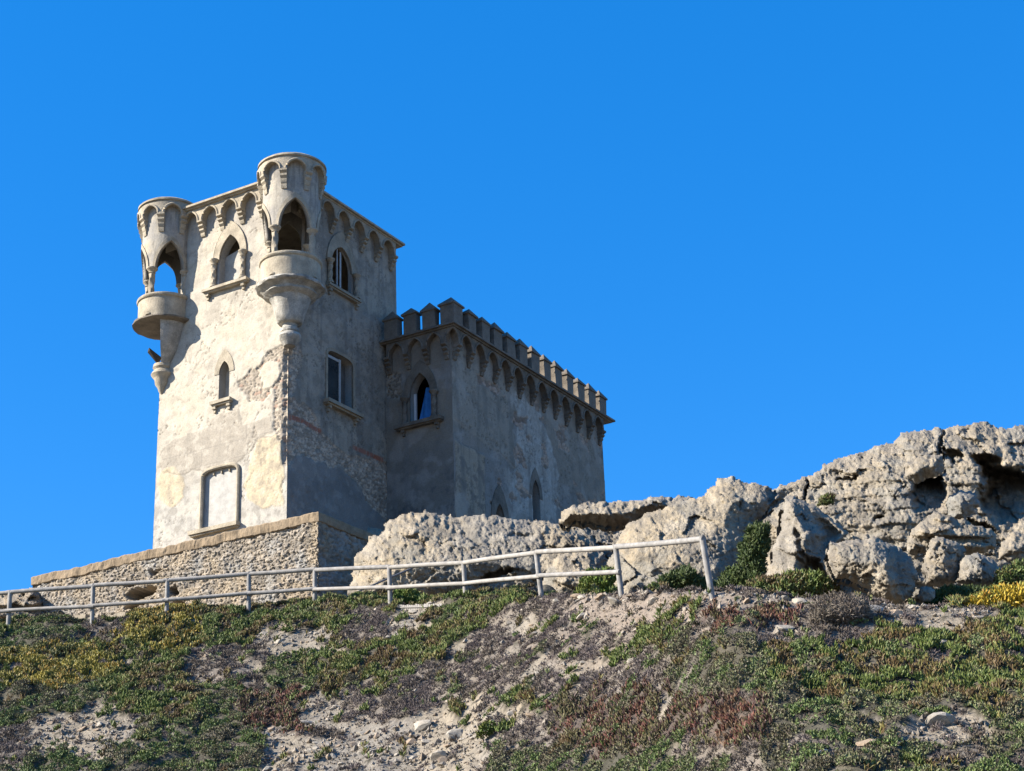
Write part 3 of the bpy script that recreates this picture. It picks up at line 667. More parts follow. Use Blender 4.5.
# --- merlons
def merlon(x, y, rz=0, w=.58, d=.3):
    h0, h1 = 8.145, 8.86; j = random.uniform(-.045, .035)
    w *= random.uniform(.93, 1.05); mb = MB(); mb.box((-w/2, -d/2, h0), (w/2, d/2, h1 + j), None, .022)
    o = link("merlon", mb.mesh("merlon"), M_STONE_D, castle); o.location = (x, y, 0); o.rotation_euler = (0, 0, rz + random.uniform(-.02, .02))
    mb = MB(); a, b = w/2 + .06, d/2 + .06; z = h1 + j
    mb.add([(-a, -b, z), (a, -b, z), (a, b, z), (-a, b, z), (-a, -b, z + .06), (a, -b, z + .06), (a, b, z + .06), (-a, b, z + .06), (random.uniform(-.03, .03), 0, z + random.uniform(.33, .42))],
           [(0, 1, 2, 3), (0, 1, 5, 4), (1, 2, 6, 5), (2, 3, 7, 6), (3, 0, 4, 7), (4, 5, 8), (5, 6, 8), (6, 7, 8), (7, 4, 8)])
    link("cap", mb.mesh("cap"), M_STONE_D, o)
for x in (.5, 1.33, 2.16): merlon(x, WY0 - .25)
merlon(2.96, WY0 - .10, 0, .62, .62)
for i in range(12): merlon(3.11, 6.7 + .925*i, math.pi/2)
for i in range(8): merlon(2.0 - .95*i, WY1 + .1)

# --- corner turrets
def turret(cx, cy, R, ang0, broken, lab):
    """round corner turret: arcaded drum on columns over a balcony bowl; ang0 is the way one opening faces"""
    def T_(s, t, d): a = ang0 + s/R; r = R + d; return (cx + r*math.cos(a), cy + r*math.sin(a), t)
    zs, za, z1 = 10.2, 11.24, 12.72; hw = math.radians(33)*R; nA = 96; nz = 44
    a = np.linspace(0, 2*math.pi, nA*2 + 1)[:-1]; s = ((a*R + math.pi/4*R) % (math.pi/2*R)) - math.pi/4*R
    # lower edge of the drum wall follows the arches
    P = C(arch_pts(-hw, hw, zs, zs, za, 24, bottom=False)); zb = np.where(np.abs(s) < hw, np.interp(s, P[:, 0], P[:, 1]), zs)
    rows_o, rows_i = [], []
    V = []; nn = len(a)
    for k in range(nz + 1):
        z = zb + (z1 - zb)*k/nz; rr = R*(1 + .008*fbm2(a*2, z, .6, 3, 120)); V.append(np.stack([cx + rr*np.cos(a + ang0), cy + rr*np.sin(a + ang0), z], -1))
    for k in range(nz + 1):
        z = z1 + (zb - z1)*k/nz; V.append(np.stack([cx + (R - .17)*np.cos(a + ang0), cy + (R - .17)*np.sin(a + ang0), z], -1))
    m = len(V); V = C(V); idx = np.arange(m*nn).reshape(m, nn); nx = np.roll(idx, -1, 1)
    Q = [np.stack([idx[:-1], nx[:-1], nx[1:], idx[1:]], -1).reshape(-1, 4), np.stack([idx[-1], nx[-1], nx[0], idx[0]], -1).reshape(-1, 4)]
    ss, tt = np.tile(a*R, (m, 1)), V[..., 2]; n = fbm2(ss, tt, .7, 4, 121); n2 = fbm2(ss, tt, .25, 4, 122)
    tone = np.empty(V.shape); tone[:] = (.43, .39, .32); tone = mix(tone, C([.33, .31, .28]), sstep(0, .5, n)*.8); tone = mix(tone, C([.48, .39, .26]), sstep(.2, .5, -n)*.6); tone = mix(tone, C([.26, .235, .20]), sstep(.2, .5, n2)*.55); tone = mix(tone, C([.22, .2, .17]), sstep(.1, .45, fbm(np.stack([ss/.16, tt/1.6, ss*0], -1), 4, 123))*.55); tone = mix(tone, C([.17, .15, .125]), crack(ss, tt, 124, .9)*.7)
    tone[nz + 1:] = (.17, .155, .13)  # inner face of the drum: interior shade painted in as a darker tone
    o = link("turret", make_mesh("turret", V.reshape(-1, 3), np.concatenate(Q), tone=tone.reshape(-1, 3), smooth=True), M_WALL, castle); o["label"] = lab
    # arch mouldings round the openings
    mb = MB()
    for k in range(4):
        pin = arch_pts(-hw, hw, zs, zs, za, 12, bottom=False); pout = arch_pts(-hw - .1, hw + .1, zs, zs, za + .2, 12, bottom=False); o4 = k*math.pi/2*R
        ring(mb, T_, [(p + o4, q) for p, q in pin], [(p + o4, q) for p, q in pout], -.02, .035)
    link("arch_moulding", mb.mesh("arch_moulding", True), M_STONE_L, o)
    for k in range(4):
        aa = ang0 + math.pi/4 + k*math.pi/2
        mpc = lambda s_, t_, d_, aa=aa: (cx + (R - .09)*math.cos(aa), cy + (R - .09)*math.sin(aa), t_)
        column(mpc, 0, 8.35, zs + .02, 0, .105, M_STONE_L, o)
    for k in range(8): corbel_arch(T_, k*math.pi/4*R, math.pi/4*R, 12.66, 12.3, 11.58, 12.73, .2, M_STONE_L, o, pw=.08, bead=.045)
    mb = MB(); e = R + .13
    mb.lathe([(R - .1, 12.70), (e - .03, 12.70), (e + .03, 12.76), (e + .03, 12.80), (e + .09, 12.82), (e + .09, 12.88), (e + .0, 12.95), (R - .15, 13.03), (.01, 13.12)], (cx, cy), 56, noise=.006)
    link("roof_cap", mb.mesh("roof_cap", True), M_STONE_L, o)
    rp = R*1.04
    mb = MB(); mb.lathe([(.02, 8.36), (rp - .16, 8.37), (rp - .16, 9.08), (rp - .1, 9.14), (rp + .05, 9.17), (rp + .07, 9.12), (rp + .05, 9.06), (rp, 9.03), (rp, 8.3), (.02, 8.28)], (cx, cy), 56, cap=False, noise=.004)
    link("parapet", mb.mesh("parapet", True), M_STONE_L, o)
    mb = MB()
    if not broken:
        mb.lathe([(.02, 8.3), (rp + .02, 8.3), (rp + .12, 8.25), (rp + .15, 8.18), (rp + .12, 8.12), (rp + .02, 8.1), (rp - .02, 8.06), (rp - .13, 8.0), (.90, 7.96), (.93, 7.9), (.84, 7.83), (.71, 7.78), (.63, 7.6), (.56, 7.35), (.49, 7.08), (.43, 6.9), (.38, 6.86), (.27, 6.84), (.25, 6.74), (.31, 6.68), (.31, 6.58), (.27, 6.54), (.36, 6.48), (.40, 6.38), (.36, 6.28), (.3, 6.22), (.2, 6.05)], (cx, cy), 64, noise=.026)
        link("corbel_bowl", mb.mesh("corbel_bowl", True), M_BOWL, o)
    else:
        rows = [(.02, 8.3), (rp + .02, 8.3), (rp + .17, 8.24), (rp + .17, 8.18), (rp + .02, 8.13), (.5, 8.12), (.02, 8.1)]
        mb.lathe(rows, (cx, cy), 60, noise=.02, cap=False); link("broken_floor_slab", mb.mesh("broken_floor_slab", True), M_STONE_D, o)
        mb = MB(); mb.lathe([(.9, 8.14), (.86, 7.95), (.78, 7.6), (.66, 7.25), (.54, 7.0), (.42, 6.82), (.34, 6.7)], (cx, cy), 40, a0=ang0 - .3, a1=ang0 + 1.9, noise=.03)
        link("broken_bowl", mb.mesh("broken_bowl", True), M_BOWL, o)
        mb = MB(); mb.lathe([(.05, 6.74), (.34, 6.72), (.36, 6.6), (.3, 6.52), (.38, 6.42), (.42, 6.34), (.36, 6.24), (.28, 6.15), (.26, 5.98), (.17, 5.85), (.12, 5.7), (.03, 5.6)], (cx, cy), 28, noise=.012)
        link("finial", mb.mesh("finial", True), M_STONE_L, o)
        mb = MB()
        av = ang0 - 1.35; bx, by = cx + .15*math.cos(av), cy + .15*math.sin(av)
        ca, sa = math.cos(av), math.sin(av); mb.box((0, -.16, -.05), (.55, .14, .05), lambda x, y, z: (cx + ca*(.12 + x*.8) - sa*y*(1.3 - x), cy + sa*(.12 + x*.8) + ca*y*(1.3 - x), 6.9 + x*.6 + z), .03)
        link("broken_fragment", mb.mesh("broken_fragment"), M_BOARD, o)
    return o
# one opening of each looks nearly at the camera: world azimuth about -73 degrees, turned into the castle frame
AZ = math.radians(-75) + PHI
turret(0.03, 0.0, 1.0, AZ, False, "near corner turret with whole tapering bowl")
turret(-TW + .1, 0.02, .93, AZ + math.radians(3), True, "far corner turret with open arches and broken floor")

# ---------------------------------------------------------------- stone terrace wall under the tower
pw_o = empty("terrace_wall", tuple(ORG), -PHI)
tag(pw_o, "rough rubble stone terrace wall with tan mortar coping below the tower", "wall")
X0, X1, PY, ZT = -10.3, 2.03, -1.0, -.5
HOLES = [(139, 593, 15, 5.5), (176, 607, 8, 6.5), (155, 571, 6, 2.8), (128, 585, 7, 2.5), (172, 590, 5, 4), (133, 606, 10, 3)]
def slabs(s, t, seed):                      # thin flat stones laid roughly in courses
    w = fbm2(s, t, .8, 3, seed + 5); v = t/.085 + .5*w + .25*fbm2(s, t, .3, 2, seed + 6)
    f1, e, cid = worley(s/.23 + .5*fbm2(s, t, .25, 2, seed + 7) + .37*np.floor(v), v, seed)
    return sstep(.0, .16, e), cid
def P_depth(s, t, seed=43, holes=True):
    h, cid = slabs(s, t, seed); n = fbm2(s, t, .9, 4, seed + 1)
    d = .10 - .05*h - .055*cid*h + .05*n + .03*fbm2(s, t, .10, 3, seed + 2)
    if holes:
        for hx, hy, rx, ry in HOLES:
            c = polyA([(hx, hy), (hx + rx, hy), (hx, hy + ry)], PY); ws, wt = warp(s, t, .12, .35, 140)
            q = np.hypot((ws - c[0, 0])/abs(c[1, 0] - c[0, 0]), (wt - c[0, 1])/abs(c[2, 1] - c[0, 1])); d = d + 1.5*(1 - sstep(.65, 1.1, q))
    return d
def P_tone(s, t, seed=43):
    h, cid = slabs(s, t, seed); n = fbm2(s, t, 1.2, 4, seed + 4); n2 = fbm2(s, t, .3, 3, seed + 5)
    c = C([.335, .285, .225])*(.55 + .7*cid)[..., None]; c = mix(c, C([.38, .37, .345]), sstep(0, .4, n)*.6); c = mix(c, C([.42, .33, .22]), sstep(.1, .4, -n)*.5); c = mix(c, C([.24, .215, .18]), sstep(.2, .5, n2)*.5)
    return mix(np.broadcast_to(C([.20, .17, .135]), c.shape), c, .3 + .7*h)
PA = lambda s, t, d: (s, PY - d, t)
PB = lambda s, t, d: (X1 + d, s, t)
PC = lambda s, t, d: (X0 - d, s, t)
parts = wall_grid(PA, X0, X1, -4.2, -.80, .024, [], P_depth, P_tone)
parts += wall_grid(PB, PY, 3.2, -4.2, -.80, .045, [], lambda s, t: P_depth(s, t, 53, False) + .5*sstep(1.9, 3.0, s + .6*fbm2(s, t, .6, 3, 151))*0, lambda s, t: P_tone(s, t, 53)*.85)
parts += wall_grid(PC, PY, 6, -4.2, -.80, .1, [], lambda s, t: P_depth(s, t, 63, False), lambda s, t: P_tone(s, t, 63))
o = join_parts("rubble_face", parts, M_WALL, pw_o)
nx = 260; mb = MB(); rows = []
for (z, off) in ((-.82, -.3), (-.82, .0), (-.80, .025), (-.68, .035), (-.54, .04), (-.5, .01), (-.5, -.9)):
    xs = np.linspace(X0, X1, nx + 1); a1 = .05*fbm2(xs, xs*0 + z, .35, 4, 161); a2 = .05*fbm2(xs, xs*0 + z*.3, .5, 4, 162)
    ys = np.arange(1, 88)*.05; b1 = .03*fbm2(ys, ys*0 + z, .35, 4, 163); b2 = .025*fbm2(ys, ys*0 + z*.3, .5, 4, 164)
    r = [(x + (off if i == nx else 0) - (off if i == 0 else 0), PY - off + a1[i], z + a2[i]) for i, x in enumerate(xs)] + [(X1 + off + b1[i], PY + y, z + b2[i]) for i, y in enumerate(ys)]
    rows.append(r)
mb.quadstrip(rows); mb.add([(X0, PY + .85, -.505), (X1 - .85, PY + .85, -.505), (X1 - .85, 6, -.505), (X0, 6, -.505)], [(0, 1, 2, 3)])
link("coping", mb.mesh("coping"), M_COPING, pw_o)
mb = MB()
for k in range(9):
    a = polyA([(22 + 14*k, 622 - k*.9)], PY - .35)[0]
    mb.box((a[0], PY - .55 - random.uniform(0, .08), a[1] - .9), (a[0] + .52, PY + .1, a[1] + random.uniform(-.1, .05)), None, .035)
link("footing", mb.mesh("footing"), M_STONE, pw_o)
# ---------------------------------------------------------------- rocks: each has its own outline, depth and relief
def facet(s, t, seed):                       # broken planes: every cell is a tilted face
    i, j = np.floor(s).astype(np.int64), np.floor(t).astype(np.int64); z = np.zeros_like(i); f1 = np.full(s.shape, 9.); out = np.zeros(s.shape)
    for di in (-1, 0, 1):
        for dj in (-1, 0, 1):
            h = _hash(i + di, j + dj, z, seed); h2 = _hash(i + di, j + dj, z + 7, seed)
            ex = s - (i + di + .1 + .8*((h & 4095)/4095)); ey = t - (j + dj + .1 + .8*(((h >> 12) & 4095)/4095)); d = ex*ex + ey*ey
            v = ex*((h2 & 1023)/511.5 - 1) + ey*(((h2 >> 10) & 1023)/511.5 - 1) + .6*((h >> 20) & 1023)/1023
            c = d < f1; out = np.where(c, v, out); f1 = np.where(c, d, f1)
    return out - .3
def rock(poly, D, T, k, label, step=1.1, tilt=.25, dents=(), ridges=(), seed=0, base=(.335, .285, .215), crease=None, caves=(), rough=1.0, rel=1.0, strata=0, name="rock", cat="rock", tx=0.0, warm=0.0, group=None, edge=5):
    poly = np.asarray(poly, float); x0, y0 = poly.min(0) - 8; x1, y1 = poly.max(0) + 8
    gx, gy = np.meshgrid(np.arange(x0, x1, step), np.arange(y0, y1, step))
    W = at(gx, gy, np.full(gx.shape, float(D)))                # metres on the rock's own upright plane
    wx, wz = W[..., 0], W[..., 2]
    qx = gx + edge*fbm2(wx, wz, .9, 3, seed + 1) + 2.6*fbm2(wx, wz, .22, 3, seed + 2); qy = gy + edge*fbm2(wx, wz, .9, 3, seed + 3) + 2.6*fbm2(wx, wz, .22, 3, seed + 4)
    sd = psd(poly, qx, qy); ppm = FOC/D*1.05; m = sd/ppm                    # metres from the edge
    u = np.clip(m/k, 0, 1); t = T*np.sqrt(np.clip(1 - (1 - u)**2, 0, 1))
    zb = at(0, poly[:, 1].max(), D)[2]
    inner = sstep(0, .35, m)
    def ridged(sc_, oct, sd_, g): 
        a, s_, o_, w_ = 1., 1., 0, 1.
        for q_ in range(oct):
            r_ = 1 - np.abs(vnoise(np.stack([wx*s_/sc_ + 5.1*q_, wz*s_/sc_, wx*0 + .37 + q_], -1), sd_ + q_))*1.6; r_ = r_*r_*np.clip(w_, 0, 1); o_ = o_ + a*(r_ - .4); w_ = r_*1.4 + .25; a *= g; s_ *= 2.1
        return o_
    lump = .20*fbm2(wx, wz, 1.5, 3, seed + 5)
    f1, e, cid = worley(wx/1.0 + .6*fbm2(wx, wz, .8, 3, seed + 6), wz/.7 + .6*fbm2(wx, wz, .8, 3, seed + 7), seed + 8)
    block = (cid - .5)*.15*sstep(0, .10, e) - .06*(1 - sstep(0, .06, e))
    p1, pe, _ = worley(wx/.17 + .6*fbm2(wx, wz, .2, 2, seed + 9), wz/.13 + .4*fbm2(wx, wz, .2, 2, seed + 19), seed + 10); pm = sstep(-.05, .4, fbm2(wx, wz, 1.1, 3, seed + 11))
    pits = -.035*(1 - sstep(.1, .5, p1))*pm
    fine = .022*ridged(.28, 3, seed + 12, .62) + .03*fbm2(wx, wz, .09, 3, seed + 22, .8) - .10*(1 - sstep(.01, .035, np.abs(fbm2(wx + .4*wz, wz, .9, 4, seed + 24))))*sstep(0, .3, fbm2(wx, wz, 1.3, 2, seed + 25))
    rdg = .10*ridged(.95, 4, seed + 13, .5)
    wa, wb = wx + .25*fbm2(wx, wz, .8, 3, seed + 60), wz + .25*fbm2(wx, wz, .8, 3, seed + 61); wa = wa + .35*wb
    ang = .34*facet(wa/1.1, wb/.75, seed + 62) + .06*facet(wa/.42, wb/.30, seed + 63) + .03*facet(wa/.17, wb/.12, seed + 64)
    st = strata*.12*np.tanh(4*np.sin(wz/.065 + 2.2*fbm2(wx, wz, 1.5, 3, seed + 14) + wx*.5))
    t = t + inner*rel*(lump*.7 + rdg*.35 + st) + inner*(.4 + .6*rel)*ang + sstep(0, .12, m)*rel*(pits + fine)
    if crease:
        cxp, ctl, sl, sr = crease; dxm = (qx - cxp - ctl*(gy - (y0 + y1)/2))/ppm; t = t - inner*np.where(dxm > 0, sr*dxm, -sl*dxm)
    for cpoly, dep, wdt in caves:
        cy_ = [q_[1] for q_ in cpoly]; fall = np.clip((max(cy_) - qy)/(max(cy_) - min(cy_)), 0, 1)
        t = t - dep*(.12 + .88*fall)*sstep(0, wdt, psd(cpoly, gx*.3 + qx*.7 + 5*fbm2(wx, wz, .5, 3, seed + 31), gy*.3 + qy*.7 + 5*fbm2(wx, wz, .5, 3, seed + 32)))*(1 + .2*fbm2(wx, wz, .6, 3, seed + 33))
    shade = np.zeros(gx.shape)
    for (dx, dy, rx, ry, dep, *ro) in dents:
        a = math.radians(ro[0]) if ro else 0; ex, ey = qx*.8 + gx*.2 - dx + 4*fbm2(wx, wz, .45, 3, seed + 41), qy*.8 + gy*.2 - dy + 4*fbm2(wx, wz, .45, 3, seed + 42)
        ux, uy = (ex*math.cos(a) + ey*math.sin(a))/rx, (-ex*math.sin(a) + ey*math.cos(a))/ry
        t = t - dep*(1 - sstep(.55, 1.15, np.hypot(ux, uy)))
    t = np.where(sd > 0, np.maximum(t, -T*.6 - (2.2 if caves else 0)), 0)
    Y = D + tilt*(wz - zb) + tx*(wx - wx.mean()) - t
    tb = T*.75*np.sqrt(np.clip(1 - (1 - u)**2, 0, 1)) + .2*inner*np.abs(lump) + np.where(t < -.05, -t*1.0 + .3, 0)
    Yb = D + tilt*(wz - zb) + tx*(wx - wx.mean()) + np.maximum(tb, 0) + .02
    front, back = at(gx, gy, Y), W.copy(); back[..., 1] = Yb
    gu, gv = np.gradient(front, axis=1), np.gradient(front, axis=0); nn = np.cross(gu, gv); nn /= np.linalg.norm(nn, axis=-1, keepdims=True) + 1e-9
    nn = np.where(nn[..., 1:2] > 0, -nn, nn)
    r3 = vnoise(front/.30 + seed); r3 = (1 - 2.2*np.abs(r3)); n3 = .008*r3 + .030*fbm(front/.09, 3, seed + 50, .8)
    front = front + nn*(n3*sstep(0, .15, m)*rough)[..., None]
    ins = sd > -step*.3; ny, nxx = gx.shape
    keep = ins[:-1, :-1] & ins[:-1, 1:] & ins[1:, 1:] & ins[1:, :-1]
    idx = np.arange(ny*nxx).reshape(ny, nxx)
    q = np.stack([idx[:-1, :-1], idx[:-1, 1:], idx[1:, 1:], idx[1:, :-1]], -1)[keep]
    n1 = fbm2(wx, wz, 1.6, 4, seed + 15); n2 = fbm2(wx, wz, .35, 4, seed + 16)
    c = np.empty(gx.shape + (3,)); c[:] = base
    c = mix(c, C([.29, .26, .215]), sstep(-.05, .5, n1)*.8); c = mix(c, C([.40, .325, .22]), sstep(.0, .5, -n1)*(.35 + warm)); c = mix(c, C([.20, .18, .15]), sstep(.15, .5, n2)*.55); c = mix(c, C([.45, .40, .32]), sstep(.2, .5, -n2)*.45)
    c = mix(c, C([.20, .19, .17]), (1 - sstep(.1, .35, p1))*pm*.35)
    gl = sstep(.1, .45, fbm2(wx, wz, .8, 4, seed + 70)); c = mix(c, C([.25, .235, .20]), gl*.6); c = mix(c, C([.15, .135, .115]), sstep(.25, .5, fbm(np.stack([wx/.25, wz/1.4, wx*0], -1), 4, seed + 71))*.5)
    tone = np.concatenate([c.reshape(-1, 3), c.reshape(-1, 3)])
    V = np.concatenate([front.reshape(-1, 3), back.reshape(-1, 3)]); Q = np.concatenate([q, q[:, ::-1] + ny*nxx])
    used = np.zeros(len(V), bool); used[Q.ravel()] = True; mp_ = np.cumsum(used) - 1
    V, tone, Q = V[used], tone[used], mp_[Q]
    cen = V.mean(0); cen[2] = V[:, 2].min()
    o = link(name, make_mesh(name, V - cen, Q, tone=tone, smooth=True), M_ROCK); o.location = cen
    tag(o, label, cat, group)
    return o
rock([(350,608),(351,570),(357,553),(366,545),(372,536),(380,530),(384,524),(405,511),(430,514),(451,515),(475,514),(498,515),(539,520),(567,525),(592,537),(603,555),(606,575),(600,608),(480,614)], 50, 2.6, 2.4,
     "big pitted pale rock outcrop directly below the wing of the castle", seed=200, tilt=.6, tx=-.1, warm=.45, rel=.75,
     dents=[(500,576,22,5,.5,-14),(562,574,26,9,.9,-15),(420,540,14,4,.22,20),(520,535,16,3,.2,-5)])
rock([(343,538),(352,528),(360,533),(366,526),(376,526),(386,531),(383,548),(362,552),(346,548)], 57.5, .9, .5, "small dark broken rocks between the terrace wall and the big outcrop", seed=215, step=1.1)
rock([(548,612),(545,574),(554,559),(570,554),(590,549),(604,553),(613,567),(610,590),(604,612)], 45.5, 1.5, 1.0, "low rounded rock behind the fence under the overhanging ledge", seed=230, tilt=.4)
rock([(558,524),(562,512),(572,504),(604,501),(628,500),(651,496),(672,495),(690,494),(697,503),(688,512),(652,513),(640,518),(628,526),(606,525),(590,521),(576,521),(566,526)], 48, 1.9, .5,
     "flat overhanging rock ledge beside the far end of the wing", seed=245, tilt=.1, step=1.1, edge=3)
rock([(560,615),(556,535),(575,512),(620,508),(690,506),(700,615)], 51.5, .7, .8, "recessed dark rock wall under the overhanging ledge", seed=260, tilt=.1)
rock([(606,610),(608,560),(612,545),(626,526),(646,511),(683,500),(703,491),(716,479),(731,474),(757,480),(773,486),(779,497),(768,511),(756,522),(748,545),(741,575),(738,612)], 43, 1.5, 1.9,
     "large smooth pale rock slab behind the end of the fence", seed=275, tilt=.75, tx=-.3, warm=.3, rel=.45, dents=[(773,492,6,12,.5,20)])
rock([(762,605),(764,575),(772,552),(777,528),(779,508),(785,497),(798,496),(812,507),(834,521),(848,534),(838,547),(834,566),(838,590),(800,605)], 38, 1.5, .9, "leaning split rock block with a shaded right side beside the dark green bush", seed=290, tilt=.5, crease=(808,.35,.2,1.9), rel=.6,
     dents=[(815,575,14,20,.9,-35),(803,548,3,22,.35,-25)])
rock([(740,625),(745,520),(770,490),(780,484),(808,476),(848,457),(880,444),(894,443),(901,431),(943,430),(957,427),(1005,425),(1040,426),(1090,424),(1130,440),(1140,630)], 46, 2.4, 2.0,
     "high pale rock cliff with a dark overhung hollow at the right", seed=305, tilt=.55, rel=1.0, strata=.4, step=1.1, edge=4,
     crease=(905,.15,.32,.0), caves=[([(910,481),(915,474),(940,471),(947,478),(947,496),(944,509),(928,514),(917,510),(905,498)],2.4,7),([(973,457),(997,465),(1030,469),(1090,472),(1090,520),(1030,528),(1000,530),(982,514),(970,500),(983,486),(976,470)],3.4,9)], dents=[(943,452,3.2,26,.8,4),(808,487,1.8,14,.5),(850,480,12,3,.4,-10),(955,455,10,5,.8,25),(985,462,14,6,1.2,20),(880,520,7,5,.4),(970,525,30,4,.6,12),(958,540,22,3.5,.6,8)])
rock([(903,478),(905,462),(918,456),(935,452),(944,455),(946,468),(940,476),(925,478),(915,484)], 42.6, .9, .45, "bulging rock nose hanging over the small hollow in the cliff", seed=330, step=1.1, edge=2.5)
rock([(946,505),(950,495),(962,490),(977,493),(980,503),(972,512),(965,523),(950,520)], 42.2, .8, .4, "dark lichen covered rock lump between the two hollows of the cliff", seed=340, step=1.1, base=(.31, .30, .265), edge=2.5)
rock([(905,540),(912,524),(930,512),(955,516),(972,522),(992,528),(998,545),(985,556),(950,560),(925,552),(908,556)], 41.5, 1.0, .6, "stack of cracked layered rock below the hollows", seed=350, strata=1.5, step=1.1, tilt=.5)
rock([(826,552),(830,543),(857,540),(877,536),(894,543),(906,553),(912,560),(919,574),(917,592),(905,604),(888,606),(866,589),(846,580),(834,576),(827,562)], 34.5, 1.6, .6, "big free standing boulder with a shaded right side in front of the cliff", seed=365, step=1.0, tilt=.35, crease=(887,.2,.22,2.2), rel=.5, edge=3)
rock([(921,566),(926,551),(934,538),(950,537),(960,545),(967,553),(963,566),(956,584),(940,588),(926,584)], 36.5, .9, .5, "narrow upright grey boulder touching a rounder one on its right", seed=380, step=1.0, crease=(946,.1,.3,.9), edge=2.5)
rock([(955,583),(958,566),(966,554),(980,551),(997,560),(1010,573),(1008,583),(992,587),(972,588)], 36, .9, .55, "round lumpy grey boulder above the yellow plants", seed=390, step=1.0, crease=(982,.2,.3,.8), edge=2.5)
rock([(998,560),(1001,541),(1012,536),(1030,534),(1060,532),(1075,560),(1030,570)], 39, .9, .6, "layered rock block cut by the right edge of the photo", seed=400, strata=.8, step=1.1)
rock([(915,597),(918,589),(928,587),(935,592),(933,600),(922,602)], 34, .3, .25, "small flat stone at the foot of the big boulder", seed=410, step=.9, edge=1.5)
rock([(472,604),(477,592),(488,588),(500,592),(508,600),(503,608),(485,609)], 43.2, .5, .35, "low grey rock lying behind the middle of the fence", seed=420, step=1.0, edge=2)
rock([(-40,640),(-38,600),(-15,593),(5,590),(22,589),(35,588),(44,600),(44,640)], 60, 1.5, .8, "brown rubble heap at the left end of the terrace wall", seed=430, step=1.1, base=(.36, .285, .20), strata=1, rel=1.4, edge=3)

# ---------------------------------------------------------------- fence
posts = [(at(tx, ty, Y), at(bx, by, Y)) for tx, ty, bx, by, Y in POSTS]
f_o = empty("wooden_fence", tuple(posts[5][1])); f0 = C(posts[5][1])
tag(f_o, "weathered grey post and rail timber fence along the crest of the slope", "fence")
for t, b in posts:
    b2 = b - .45*(t - b)/np.linalg.norm(t - b)
    mb = MB(); mb.tube([b2 - f0, (b + t)/2 - f0, t - f0 + C([0, 0, .0])], .06, 14, wob=.012); link("post", mb.mesh("post", True), M_WOOD2, f_o)
for i in range(len(posts) - 1):
    (t0, b0), (t1, b1) = posts[i], posts[i + 1]
    fr = C([-.02, -.075, 0])
    for h, nm in ((.93, 1), (.44, 0)):
        if nm == 0 and i == len(posts) - 2: continue
        p, q = b0 + (t0 - b0)*h + fr*(1 - nm), b1 + (t1 - b1)*h + fr*(1 - nm)
        if nm: p, q = p + C([0, 0, .03]), q + C([0, 0, .03])
        dd = (q - p)/np.linalg.norm(q - p); e0, e1 = (.08, .08) if not nm else (.10 if i % 2 else .02, .05)
        L = [p - dd*e0 + (q - p + dd*(e0 + e1))*u + C([0, 0, .012*math.sin(3.1*u + i)]) - f0 for u in np.linspace(0, 1, 7)]
        mb = MB(); mb.tube(L, .058 if nm else .052, 12, wob=.015); link("rail", mb.mesh("rail", True), (M_WOOD, M_WOOD2)[(i*3 + nm) % 4 == 0], f_o)
# slanting pipe behind the fence
a, b = at(333, 603, 46.6), at(417, 566, 47.6); c0 = (a + b)/2
mb = MB(); mb.tube([a - c0, C([0, 0, .01]), b - c0], .028, 8); o = link("slanting_pole", mb.mesh("slanting_pole", True), M_STICK); o.location = c0
tag(o, "thin dark pole slanting up from the ground behind the fence", "pole")
# edging strip by the fence
a, b = at(396, 610, 43.6), at(444, 609, 42.6); c0 = (a + b)/2; eo = empty("wooden_edging", tuple(c0)); tag(eo, "low pale slatted edging strip on the ground under the fence", "edging")
mb = MB()
for i in range(22):
    u0, u1 = i/22, (i + .8)/22; p, q = a + (b - a)*u0 - c0, a + (b - a)*u1 - c0; h = .13 + random.uniform(-.015, .015)
    mb.add([p + C([0, 0, -.15]), q + C([0, 0, -.15]), q + C([0, 0, h]), p + C([0, 0, h]), p + C([0, .03, -.15]), q + C([0, .03, -.15]), q + C([0, .03, h]), p + C([0, .03, h])], [(0, 1, 2, 3), (4, 5, 6, 7), (0, 3, 7, 4), (1, 2, 6, 5), (3, 2, 6, 7)])
link("slats", mb.mesh("slats"), M_WOOD, eo)
mb = MB(); mb.tube([a - c0 + C([0, -.02, .06]), b - c0 + C([0, -.02, .06])], .018, 6); link("rail", mb.mesh("rail"), M_WOOD, eo)

# ---------------------------------------------------------------- plants
def fingers(P, Nrm, ln, wd, col, bend=.35, tipcol=None):
    """plump succulent fingers: P base points, Nrm directions"""
    n = len(P); up = Nrm/np.linalg.norm(Nrm, axis=1, keepdims=True)
    r = rng.normal(size=(n, 3)); u = np.cross(up, r); u /= np.linalg.norm(u, axis=1, keepdims=True) + 1e-9; w = np.cross(up, u)
    V = np.empty((n, 7, 3)); ang = np.array([0, 2.094, 4.189])
    b = (u*bend*ln[:, None]*rng.uniform(-.4, 1, (n, 1)))
    for k in range(3):
        o = (u*math.cos(ang[k]) + w*math.sin(ang[k]))*wd[:, None]
        V[:, k] = P + o*.75; V[:, 3 + k] = P + up*ln[:, None]*.6 + b*.4 + o
    V[:, 6] = P + up*ln[:, None] + b
    i = np.arange(n)[:, None]*7
    Q = np.concatenate([i + np.array(q) for q in ([0, 1, 4, 3], [1, 2, 5, 4], [2, 0, 3, 5])]); T = np.concatenate([i + np.array(q) for q in ([3, 4, 6], [4, 5, 6], [5, 3, 6])])
    tone = np.repeat(col[:, None], 7, 1)
    if tipcol is not None: tone[:, 6] = tipcol
    return V.reshape(-1, 3), Q, T, tone.reshape(-1, 3)
